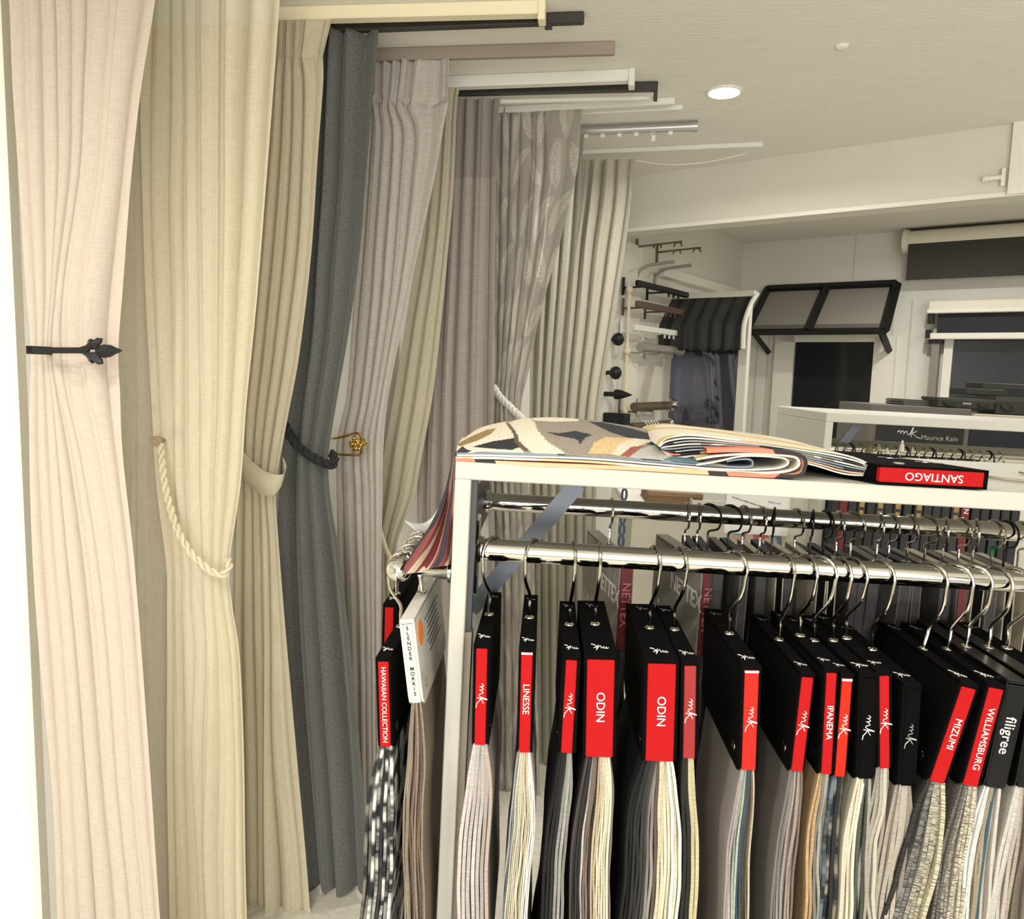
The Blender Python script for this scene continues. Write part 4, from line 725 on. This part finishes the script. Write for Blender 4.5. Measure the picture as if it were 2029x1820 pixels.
for i, x in enumerate(xs):
    k = 1 if i in (1, 14) else (i*3) % 4 if (i*3) % 4 != 1 else 0; r_, g_, b_, cn = colors2[k]; p = r2(RACK.pt(x, 1000, 1.97)); gold_ = i in (3, 5, 7, 9, 13)
    ctop = z2-.112
    bk = thing('hanging_book', '%s spine %s, %s from the left on the second rack' % (cn, 'with gold squares' if gold_ else 'left plain', ordn[i]), 'sample book', RACK.M @ T(T2+Vector((p.x, -.03, ctop))), 'books on the second rack')
    MB().rbox(-.0105, .0105, 0, .22, -.2, 0, .002).build('cover', mat('book_%s' % cn, S(r_, g_, b_), .6), bk)
    if gold_:
        mb = MB(); mb.box(-.006, .006, -.0006, .0, -.024, -.010); mb.box(-.005, .005, -.0006, .0, -.045, -.032); mb.build('gold_print', goldprint, bk)
    if i == 14: text('N', 'lettering', bk, basis((0, 0, -1), (1, 0, 0), (0, -.0012, -.02)), .018, INKW)
    P = [Vector((0, .11, 0)), Vector((0, .11, .03)), Vector((.008, .09, .07))]+[Vector((.004*math.cos(R(a)), .11-.024*math.cos(R(a)), .104+.024*math.sin(R(a)))) for a in range(0, 200, 25)]
    MB().tube(smoothpath(P, 3), .0022, 6).build('hook', CHROMEW if i % 3 else DARKWIRE, bk, smooth=True, fix=False)
# little ornaments showing on the second rack's far side (ivory and olive tassels)
for k, (x, y, wd, hh, c_, lb) in enumerate(((1722, 890, 14, 16, (96, 92, 54), 'olive green tassel'), (1740, 888, 12, 14, (124, 118, 84), 'moss fringed tassel'), (1757, 893, 8, 12, (176, 170, 150), 'cream tassel'), (1786, 888, 10, 22, (190, 186, 172), 'ivory finial'), (1808, 890, 5, 10, (170, 166, 156), 'small grey tassel'))):
    p = RACK.pt(x, y+6, 1.98); mb = MB(); s_ = 1.98/F
    mb.lathe([(0, .001), (hh*s_*.15, wd*s_*.3), (hh*s_*.3, wd*s_*.2), (hh*s_*.45, wd*s_*.45), (hh*s_, wd*s_*.5)], (0, 0, hh*s_), (0, 0, -1), 10)
    mb.build('tassel', mat('tassel_%d' % k, S(*c_), .9, bump=1, bs=400), label='%s in the row seen under the top of the second rack' % lb, cat='tassel', group='tassels by the second rack', M=RACK.M @ T(p))
# ================================================================ FAR WALL
def fbox(name, m, x0, y0, x1, y1, o0, o1, parent=None, base=None, **k):
    """box on the far wall between two picture corners, from offset o0 to o1 in front of the wall"""
    a, b = FAR.pt(x0, y0, -o1), FAR.pt(x1, y1, -o1); B0 = base or Vector((0, 0, 0))
    mb = MB().box(a.x-B0.x, b.x-B0.x, -o1-B0.y, -o0-B0.y, b.z-B0.z, a.z-B0.z)
    return mb.build(name, m, parent, M=None if parent else FAR.M, **k)
glassK = mat('dark_window_glass', S(34, 35, 36), .12); frameW = mat('white_window_frame', S(222, 219, 206), .4)
# window 1 with black sunscreen
b0 = FAR.pt(1550, 1000, -.03)
for nm, xx in (('window_1', ((1536, 665, 1552, 1010), (1733, 665, 1748, 1010), (1536, 662, 1748, 677))),):
    mb = MB()
    for x0, y0, x1, y1 in xx: a, b = FAR.pt(x0, y0, -.04), FAR.pt(x1, y1, -.04); mb.box(a.x, b.x, -.04, -.002, b.z, a.z)
    o = mb.build(nm, frameW, M=FAR.M, kind='structure')
a, b = FAR.pt(1552, 677, -.015), FAR.pt(1733, 1010, -.015); MB().box(a.x, b.x, -.015, -.005, b.z, a.z).build('sunscreen_pane', glassK, o)
for x in (1480, 1500, 1522, 1765, 1800):   # vertical cladding joints
    a = FAR.pt(x, 700, 0); 
    if x != 1480: box_in(FAR, a.x-.004, a.x+.004, -.004, .0, .1, 2.05, 'trim_5', mat('joint_paint', S(196, 193, 180), .6), kind='structure')
a = FAR.pt(1692, 530, 0); box_in(FAR, a.x-.003, a.x+.003, -.003, 0, 2.06, ZC, 'trim_6', mat('joint_paint', S(196, 193, 180), .6), kind='structure')
# window 2 (right edge)
a, b = FAR.pt(1872, 672, -.04), FAR.pt(2200, 1000, -.04); mb = MB(); w_ = .045
mb.box(a.x, a.x+w_, -.04, -.002, b.z, a.z); mb.box(a.x, b.x, -.04, -.002, a.z, a.z+.03)
o = mb.build('window_2', frameW, M=FAR.M, kind='structure')
MB().box(a.x+w_, b.x, -.012, -.004, b.z, a.z).build('glass_pane', mat('reflecting_glass', S(70, 72, 80), .08, metal=.5), o)
# black framed awning
def fw(px, py, off): return FAR.pt(px, py, -off)
tl, tr = fw(1520, 574, .03), fw(1776, 561, .03); bl, br = fw(1477, 661, .30), fw(1752, 652, .30)
bl = Vector((bl.x, -.30, (bl.z+br.z)/2)); br = Vector((br.x, -.30, bl.z)); tl.z = tr.z = (tl.z+tr.z)/2
t = thing('awning', 'black framed awning with two grey mesh panels above the dark window', 'awning', FAR.M @ T(tl)); S_ = lambda p: Vector(p)-tl
def bar(p, q, w_=.022, h_=.012): return MB().tube([S_(p), S_(q)], w_, 4)
bar(tl, tr, .026).build('top_bar', blk, t); bar(bl, br, .02).build('bottom_bar', blk, t)
tm, bm = tl.lerp(tr, .48), bl.lerp(br, .47)
for p, q in ((tl, bl), (tm, bm), (tr, br)): bar(p, q, .03).build('side_bar', blk, t)
meshm = mat('grey_mesh_screen', S(140, 135, 126), .8, bump=.3, bs=400); meshd = mat('dark_hem', S(98, 94, 88), .8)
for p, q, r_, s_ in ((tl, tm, bm, bl), (tm, tr, br, bm)):
    P = [S_(x)+Vector((0, .01, 0)) for x in (p, q, r_, s_)]; lo_l, lo_r = P[3].lerp(P[0], .16), P[2].lerp(P[1], .16)
    MB().grid([[P[0], P[1]], [lo_l, lo_r]], None, .003, (0, 1, 0)).build('mesh_panel', meshm, t); MB().grid([[lo_l, lo_r], [P[3], P[2]]], None, .003, (0, 1, 0)).build('mesh_hem', meshd, t)
for p, q in ((bl.lerp(br, .06), fw(1522, 697, .02)), (br.lerp(bl, .02), fw(1762, 697, .02))): bar(p, q, .022).build('support_arm', blk, t)
# roller blinds on the far wall
cw = mat('cream_blind_tube', S(214, 209, 192), .4); bkf = mat('black_blind_cloth', S(52, 51, 47), .8, bump=.2, bs=500); nvy = mat('night_blind_cloth', S(18, 20, 28), .7)
a, b = fw(1800, 478, .09), fw(2200, 440, .09)
t = thing('roller_blind', 'large roller blind with a cream tube and short black cloth, top right', 'blind', FAR.M @ T(a.x, -.09, a.z)); ln = b.x-a.x
MB().tube([(0, 0, 0), (ln, 0, 0)], .058, 20).build('tube', cw, t, smooth=True); MB().lathe([(0, .066), (.03, .07), (.035, .05)], (.005, 0, 0), (-1, 0, 0), 18).build('end_cap', cw, t, smooth=True)
zc_ = fw(1800, 557, .09).z-a.z; MB().box(.01, ln, -.052, -.048, zc_, .0).build('blind_cloth', bkf, t); MB().box(-.02, ln, .02, .088, .03, .075).build('head_rail', dk, t)
a, b = fw(1852, 620, .09), fw(2200, 600, .09); ln = b.x-a.x
t = thing('roller_blind', 'white cassette blind with a black cloth and white bottom bar over the right window', 'blind', FAR.M @ T(a.x, -.09, a.z))
zt = fw(1852, 597, .09).z-a.z; zl = fw(1852, 660, .09).z-a.z
MB().rbox(-.03, ln, -.05, .085, .012, zt, .006).build('cassette', cw, t); MB().rbox(-.035, ln, -.055, .085, -.005, .02, .004).build('cassette_lip', frameW, t)
MB().box(.02, ln, -.01, -.006, zl, .0).build('blind_cloth', nvy, t); MB().rbox(-.03, ln, -.025, .01, zl-.035, zl, .004).build('bottom_bar', frameW, t); MB().box(-.035, -.01, -.03, .02, zl-.03, zl+.02).build('end_cap', blk, t); MB().box(-.03, -.0, -.03, .03, -.06, -.006).build('bracket', blk, t)
a = fw(1857, 665, .07); t = thing('side_channel', 'grey vertical blind channel beside the right window', 'channel', FAR.M @ T(a.x, -.07, 0))
MB().box(-.022, .018, -.02, .068, 1.0, a.z-.03).build('channel', mat('warm_grey_metal', S(128, 121, 112), .5), t); MB().box(-.04, .03, -.03, .06, a.z-.045, a.z).build('top_cap', blk, t)
# ================================================================ LEFT WALL: bracket display
def lw(px, py, off): return LEFT.pt(px, py, -off)
a, b = lw(1246, 470, .03), lw(1256, 900, .03); MB().box(a.x, b.x, -.03, -.001, .05, min(a.z, 2.2)).build('trim_7', frameW, M=LEFT.M, kind='structure')
a, b = lw(1256, 478, .015), lw(1322, 900, .015)
MB().box(a.x, b.x, -.015, -.001, .7, a.z).build('display_board', mat('board_white', S(212, 208, 194), .5), M=LEFT.M, label='white board on the wall that carries the curtain rod brackets', cat='board')
def rod(label, y0, x0, x1, y1, r, m, brk, off=.11, fin=None, square=False, rings=0):
    p, q = lw(x0, y0, off), lw(x1, y1, off); zz = (p.z+q.z)/2; t = thing('curtain_rod', label, 'curtain rod', LEFT.M @ T(p.x, -off, zz), 'rod samples on the bracket board'); ln = q.x-p.x
    if square: MB().rbox(0, ln, -r, r, -r*1.3, r*1.3, .003).build('rod', m, t)
    else: MB().tube([(0, 0, 0), (ln, 0, 0)], r, 16).build('rod', m, t, smooth=True)
    for f_ in (.06, .5):
        bx = ln*f_; mb = MB(); mb.box(bx-.008, bx+.008, off-.022, off-.015, -.05, .035); mb.box(bx-.006, bx+.006, -.005, off-.018, -r-.008, -r); mb.build('bracket', brk, t)
    if fin == 'ball': MB().lathe([(0, r*.6), (.008, r*.9), (.02, r*1.6), (.035, r*1.7), (.05, r*1.2), (.055, .001)], (ln, 0, 0), (1, 0, 0), 16).build('finial', CHROME if m is not gold else gold, t, smooth=True)
    if fin == 'cap': MB().lathe([(0, r*1.15), (.02, r*1.15), (.022, r*.9)], (ln, 0, 0), (1, 0, 0), 16).build('end_cap', m, t, smooth=True)
    for k in range(rings): MB().tube([(ln*(.3+.08*k), math.cos(a)*r*1.35, -.004+math.sin(a)*r*1.35) for a in [i*.6283 for i in range(10)]], .003, 6, closed=True).build('ring', wt, t, smooth=True, fix=False)
    if fin != 'ball' and not rings:
        for k in range(3): MB().box(ln*(.6+.1*k), ln*(.6+.1*k)+.008, -.004, .004, -r-.022, -r*.9).build('glider', m, t)
brw = mat('brown_metal', S(92, 72, 62), .5); pew = mat('pewter_rod', S(166, 160, 148), .4, .4); ant = mat('antique_bronze', S(112, 100, 78), .4, .5)
rod('black curtain rod sample with black brackets, uppermost of the rods', 568, 1262, 1362, 578, .011, blk, blk, square=True)
rod('brown squared curtain rod sample below the black one', 607, 1262, 1354, 615, .012, brw, brw, square=True)
rod('white squared curtain rod sample in the middle of the board', 655, 1258, 1352, 656, .011, wt, wt, square=True)
rod('pale pewter curtain rod sample with a round end cap', 690, 1268, 1346, 693, .022, pew, pew, fin='cap')
rod('antique bronze curtain rod sample with a clear ball finial', 808, 1256, 1325, 801, .022, ant, ant, fin='ball')
rod('antique bronze curtain rod sample with white rings, the lowest rod', 846, 1252, 1322, 837, .018, ant, ant, fin='ball', rings=5)
for k, (x0, y0, x1) in enumerate(((1262, 489, 1315), (1302, 500, 1358))):
    p = lw(x0, y0, .02); t = thing('double_bracket', ['dark double curtain bracket at the top left of the board', 'dark double curtain bracket a little lower and to its right'][k], 'bracket', LEFT.M @ T(p))
    MB().box(-.008, .008, -.004, .003, -.05, .04).build('plate', ant, t); L_ = .24
    MB().tube([(0, 0, 0), (0, -L_, .008)], .005, 6).build('arm', ant, t)
    for y in (.55, 1): MB().tube([(0, -L_*y+.02+math.cos(a)*.02, -.014+math.sin(a)*.02) for a in [R(q) for q in range(0, 200, 20)]], .0045, 6).build('cup', ant, t, smooth=True, fix=False)
for k, (x0, y0) in enumerate(((1262, 535), (1298, 541))):
    p = lw(x0, y0, .02); t = thing('white_bracket', ['white arched shelf bracket, left of two below the dark brackets', 'white arched shelf bracket, right of two below the dark brackets'][k], 'bracket', LEFT.M @ T(p))
    MB().box(-.008, .008, -.004, .003, -.06, .0).build('plate', pew, t); MB().tube(smoothpath([(0, 0, -.05), (0, -.02, -.0), (0, -.07, .02), (0, -.2, .03)]), .008, 6).build('arm', pew, t, smooth=True)
# pelmet along the left wall, beyond the board
a, b = lw(1318, 528, .05), lw(1488, 563, .05); zz = a.z
MB().rbox(a.x, b.x if b.x < 0 else -.01, -.05, -.001, zz-.05, zz, .003).build('pelmet_rail', frameW, M=LEFT.M, label='white pelmet rail running along the left wall toward the far corner', cat='rail')
# bead-like cords
p0_, p1_ = lw(1246, 572, .06), lw(1240, 816, .06); t = thing('blind_cord', 'cream looped blind cord hanging at the edge of the bracket board', 'cord', LEFT.M @ T(p0_)); d_ = Vector((0, 0, p1_.z-p0_.z))
MB().tube([Vector((0, 0, 0)), d_*.5+Vector((.004, 0, 0)), d_], .004, 6).build('cord', ropeC, t, smooth=True); MB().tube([Vector((.018, 0, 0)), d_*.5+Vector((.014, 0, 0)), d_+Vector((.018, 0, 0))], .004, 6).build('cord', ropeC, t, smooth=True)
for z in (0, .5, 1): MB().lathe([(-.02, .004), (-.012, .014), (0, .018), (.012, .014), (.02, .004)], d_*z+Vector((.008, 0, 0)), (0, 0, 1), 12).build('cord_ball', ropeC, t, smooth=True)
# black finials on the wall behind the last curtain
for x, y, kd, lb in ((1203, 672, 0, 'round black finial, the uppermost on the wall beside the beige curtain'), (1198, 738, 0, 'round black finial below the first one'), (1198, 780, 1, 'black spear finial on the wall beside the beige curtain'), (1200, 828, 2, 'black square-ended finial just above the rack cloth')):
    p = lw(x, y, .0); M_ = LEFT.M @ T(p.x, 0, p.z)
    if kd == 0: mb = MB().lathe([(0, .01), (.03, .01), (.035, .018), (.045, .028), (.06, .032), (.075, .028), (.085, .015), (.088, .001)], (0, 0, 0), (0, -1, 0), 18)
    elif kd == 1: mb = MB().lathe([(0, .012), (.05, .012), (.06, .024), (.08, .024), (.12, .012), (.15, .001)], (0, 0, 0), (0, -1, 0), 14)
    else: mb = MB().rbox(-.03, .03, -.12, -.001, -.028, .028, .003); mb.box(-.01, .01, -.06, -.04, -.06, -.028)
    mb.build('finial', blk, label=lb, cat='finial', smooth=True if kd < 2 else False, M=M_, group='finials on the wall')
# ---------------------------------------------------------------- dark striped awning with clear glossy blind (stands across the left wall)
pa = lw(1326, 700, 0); PW_ = LEFT.w((pa.x, 0, 0)); PAN = Frame(T(PW_.x, PW_.y, 0) @ Matrix.Rotation(AB, 4, 'Z'))
pw = PAN.pt(1467, 700, 0).x; zt = PAN.pt(1400, 586, 0).z
t = thing('outdoor_blind', 'glossy black clear-vinyl outdoor blind hanging behind the bracket rods', 'blind', PAN.M)
mb = MB(); G = []; UV = []
for i in range(60):
    z = .05+(zt-.05)*i/59; G.append([Vector((pw*j/30, -.006+.009*math.sin(i*.15+j*.1)*math.sin(j*.17+.5)+.002*math.sin(j*.4+i*.07), z)) for j in range(31)]); UV.append([(j*.02, z) for j in range(31)])
mb.grid(G, UV, .002, (0, 1, 0)).build('vinyl_sheet', mat('black_vinyl', S(110, 110, 128), .07, metal=.8, coat=.3), t, smooth='full')
MB().box(pw, pw+.045, -.03, .02, .05, zt-.02).build('side_post', frameW, t)
t = thing('striped_awning', 'dark awning cloth with thin stripes and a wavy valance above the glossy blind', 'awning', PAN.M @ T(0, 0, zt))
A1, B1, C1 = PAN.pt(1490, 577, -.01), PAN.pt(1500, 640, -.2), PAN.pt(1330, 600, -.05)
G = []; UV = []; nx = 60; w2 = pw+.07
for i in range(13):
    u = i/12
    if u < .55: y, z = -.02-.16*(u/.55), .0-.165*(u/.55)
    else: y, z = -.18, -.165-.125*((u-.55)/.45)
    G.append([Vector((w2*j/nx-.0, y-.004*math.sin(j*.8)*(u > .5), z-(.012*abs(math.sin(j*.42)) if i == 12 else 0))) for j in range(nx+1)]); UV.append([(w2*j/nx, u) for j in range(nx+1)])
m, tt, p_ = nt('striped_awning_cloth'); N, L = tt.nodes, tt.links; p_.inputs['Roughness'].default_value = .8
uvn = N.new('ShaderNodeUVMap'); uvn.uv_map = 'UVMap'; wv = N.new('ShaderNodeTexWave'); wv.inputs['Scale'].default_value = 4.2; wv.inputs['Distortion'].default_value = 0; L.new(uvn.outputs[0], wv.inputs[0])
rp = N.new('ShaderNodeValToRGB'); rp.color_ramp.interpolation = 'CONSTANT'; e = rp.color_ramp.elements; e[0].color = S(26, 26, 27); e[1].position = .3; e[1].color = S(58, 57, 56); x = e.new(.62); x.color = S(24, 24, 25); x = e.new(.72); x.color = S(54, 53, 52)
L.new(wv.outputs[1], rp.inputs[0]); L.new(rp.outputs[0], p_.inputs['Base Color'])
MB().grid(G, UV, .003, (0, 1, 0)).build('awning_cloth', m, t, smooth='full')
MB().rbox(-.01, w2, -.04, .0, -.015, .015, .003).build('head_rail', frameW, t)
pts = [(w2+.004, -.01, 0), (w2+.004, -.10, -.06), (w2+.004, -.18, -.165), (w2+.004, -.182, -.29)]
MB().tube(smoothpath(pts), .012, 8).build('side_arm', frameW, t, smooth=True)
# ================================================================ DISPLAY CABINET AND BROCHURE BOXES
cabm = mat('grey_cabinet', S(92, 88, 82), .5); cabk = mat('cabinet_panel', S(30, 31, 33), .35)
CB = 2.75; ca, cb_ = RACK.pt(1727, 800, CB), RACK.pt(2100, 905, CB)
t = thing('display_cabinet', 'dark grey display cabinet with a black script-logo panel behind the second rack', 'cabinet', RACK.M @ T(ca))
e_ = RACK.pt(1925, 815, CB); W2 = e_.x-ca.x
MB().rbox(0, W2, 0, .3, -1.3, 0, .003).build('body', cabm, t)
p, q = RACK.pt(1737, 842, CB)-ca, RACK.pt(1905, 895, CB)-ca
MB().box(p.x, q.x, -.004, 0, q.z-.06, p.z+.01).build('front_panel', cabk, t)
MB().rbox(W2+.001, W2+.9, -.02, .3, -.045, -.015, .003).build('counter_ledge', BEIGECLOTH, t)
lg = RACK.pt(1800, 858, CB)-ca; mk_logo(t, basis((1, 0, 0), (0, 0, 1), (lg.x, -.006, lg.z)), .085, INKG)
text('Maurice Kain', 'lettering', t, basis((1, 0, 0), (0, 0, 1), (lg.x+.105, -.006, lg.z-.012)), .024, INKG)
for x0, y0, x1, y1, nm, lb, b_ in ((1793, 790, 1860, 812, 's', 'flat grey stack of brochures on the cabinet, left of the lidded boxes', CB+.08), (1860, 787, 1970, 812, 'b', 'dark brochure box with a black rope handle and small white lettering', CB+.02), (1975, 785, 2080, 815, 'b', 'dark brochure box with rope handles at the right edge', CB+.05), (1915, 768, 1990, 781, 'p', 'thin black case lying on the boxes, nearest the window', CB+.16), (1948, 757, 2080, 768, 'p', 'black case on top of the pile in front of the right window', CB+.17)):
    p, q = RACK.pt(x0, y0, b_), RACK.pt(x1, y1, b_); z0 = q.z
    if nm in 'sb': z0 = ca.z+.0005+(-.0145 if x1 > 1990 else 0)
    else: z0 = RACK.pt(1900, y1, b_).z
    bx = thing('brochure_box', lb, 'box', RACK.M @ T(p.x, b_, z0)); hh = abs(p.z-z0); ww = q.x-p.x
    if nm == 's':
        for k in range(5): MB().box(-.004*(k % 2), ww-.003*k, .002*k, .15, hh*k/5, hh*(k+.85)/5).build('brochure', mat('brochure_%d' % (k % 2), S(78+k*14, 75+k*13, 70+k*12), .5), bx)
    else:
        MB().rbox(0, ww, 0, .12, 0, hh, .003).build('box_body', mat('dark_box', S(40, 40, 36), .5), bx)
        if nm == 'b':
            MB().box(-.002, ww+.002, -.002, .122, hh*.74, hh+.001).build('lid', mat('box_lid', S(54, 53, 48), .5), bx)
            for f_ in (.2, .8): MB().tube(smoothpath([(ww*f_-.02, -.002, hh*.55), (ww*f_-.012, -.012, hh*.3), (ww*f_+.012, -.012, hh*.25), (ww*f_+.02, -.002, hh*.5)]), .0035, 6).build('rope_handle', ropeK, bx, smooth=True)
            if x0 == 1860: text('MONO', 'lettering', bx, basis((1, 0, 0), (0, 0, 1), (ww*.5, -.004, hh*.5)), .009, INKW)
# ================================================================ SEEN UNDER THE FRONT RACK
# white table with a cardboard box, small stand of brochures, colourful swatches, blue strap
wp = RACK.pt(1245, 1003, 2.6); wq = RACK.pt(1700, 1003, 2.6)
t = thing('work_table', 'white work table standing behind the racks', 'table', RACK.M @ T(wp))
MB().rbox(0, .76, 0, .55, -.03, 0, .003).build('table_top', WHITE, t); MB().box(.02, .74, .03, .5, -1.0, -.03).build('carcass', mat('carcass_white', S(206, 202, 190), .5), t)
kr = mat('kraft_card', S(120, 94, 68), .8); p = RACK.pt(1283, 1000, 2.68); t = thing('cardboard_box', 'flat brown cardboard box on the white table behind the front rack', 'box', RACK.M @ T(p.x, 2.68, wp.z+.0005))
MB().rbox(0, .19, 0, .2, 0, .03, .001).build('tray', kr, t); MB().rbox(.0, .19, -.004, .205, .03, .045, .001).build('lid', mat('kraft_lid', S(136, 110, 82), .8), t)
p = RACK.pt(1372, 1016, 2.62); t = thing('plastic_tray', 'low clear plastic tray on the white table, right of the cardboard box', 'tray', RACK.M @ T(p.x, 2.63, wp.z+.0005))
mb = MB(); mb.box(0, .16, 0, .2, 0, .003); mb.box(0, .003, 0, .2, .003, .03); mb.box(.157, .16, 0, .2, .003, .03); mb.box(.003, .157, 0, .003, .003, .03); mb.box(.003, .157, .197, .2, .003, .03); mb.build('tray', mat('frosted_plastic', S(200, 200, 192), .25), t)
p = RACK.pt(1440, 985, 2.05); q = RACK.pt(1560, 1062, 2.05)
t = thing('printed_card', 'white printed card reading SINCE 1949 showing under the front rack', 'card', RACK.M @ T(p)); ww, hh = q.x-p.x, p.z-q.z
MB().box(0, ww, 0, .004, -hh, .02).build('card', mat('card_white', S(226, 224, 220), .5), t)
MB().box(ww+.004, ww+.10, .02, .06, -.9, .02).build('card_stand', mat('stand_white', S(206, 204, 192), .5), t)
def cloc(px, py): p = RACK.pt(px, py, 2.05)-RACK.pt(1440, 985, 2.05); return (p.x, -.001, p.z)
text('SINCE 1949', 'lettering', t, basis((1, 0, -.12), (.12, 0, 1), cloc(1535, 996)), .0068, mat('pale_blue_ink', S(150, 165, 190), .5))
text('SEE OUR FULL FABRIC RANGE AT WWW.SLENDERMORRIS.COM', 'lettering', t, basis((1, 0, -.27), (.27, 0, 1), cloc(1499, 1000)), .0047, INKB)
for k, (x, y, w_, m, lb) in enumerate(((1458, 1045, 34, printed('sw_a', [(0, S(150, 180, 190)), (.4, S(220, 190, 160)), (.6, S(206, 206, 196))], 9, 6), 'pale blue and peach patterned swatch card'), (1495, 1045, 44, printed('sw_b', [(0, S(214, 120, 110)), (.5, S(226, 206, 196))], 22, 2), 'coral chevron swatch card'), (1538, 1045, 20, printed('sw_c', [(0, S(130, 150, 170)), (.5, S(200, 200, 196))], 16, 8), 'blue leaf-pattern swatch card'), (1562, 1045, 28, printed('sw_d', [(0, S(206, 202, 190)), (.6, S(120, 118, 112))], 30, 1), 'white swatch card with grey dots'))):
    p = RACK.pt(x-w_/2, 1030, 2.12); q = RACK.pt(x+w_/2, 1110, 2.12); MB().grid([[Vector((0, 0, 0)), Vector((q.x-p.x, 0, 0))], [Vector((0, -.03, q.z-p.z)), Vector((q.x-p.x, -.03, q.z-p.z))]], [[(0, 0), (.1, 0)], [(0, .15), (.1, .15)]], .004, (0, 1, 0)).build('swatch_card', m, label=lb+' standing behind the back rail', cat='swatch', group='swatch cards behind the back rail', M=RACK.M @ T(p))
p = RACK.pt(1238, 965, 2.3); t = thing('hanging_strap', 'blue plastic link strap hanging in front of the wall below the rods', 'strap', RACK.M @ T(p)); z_ = 0
for k in range(5): MB().tube([Vector((math.cos(a)*.007, 0, -.022-.036*k+math.sin(a)*.018)) for a in [i*.6283 for i in range(10)]], .004, 6, closed=True).build('link', mat('blue_plastic', S(56, 74, 98), .5), t, smooth=True, fix=False)
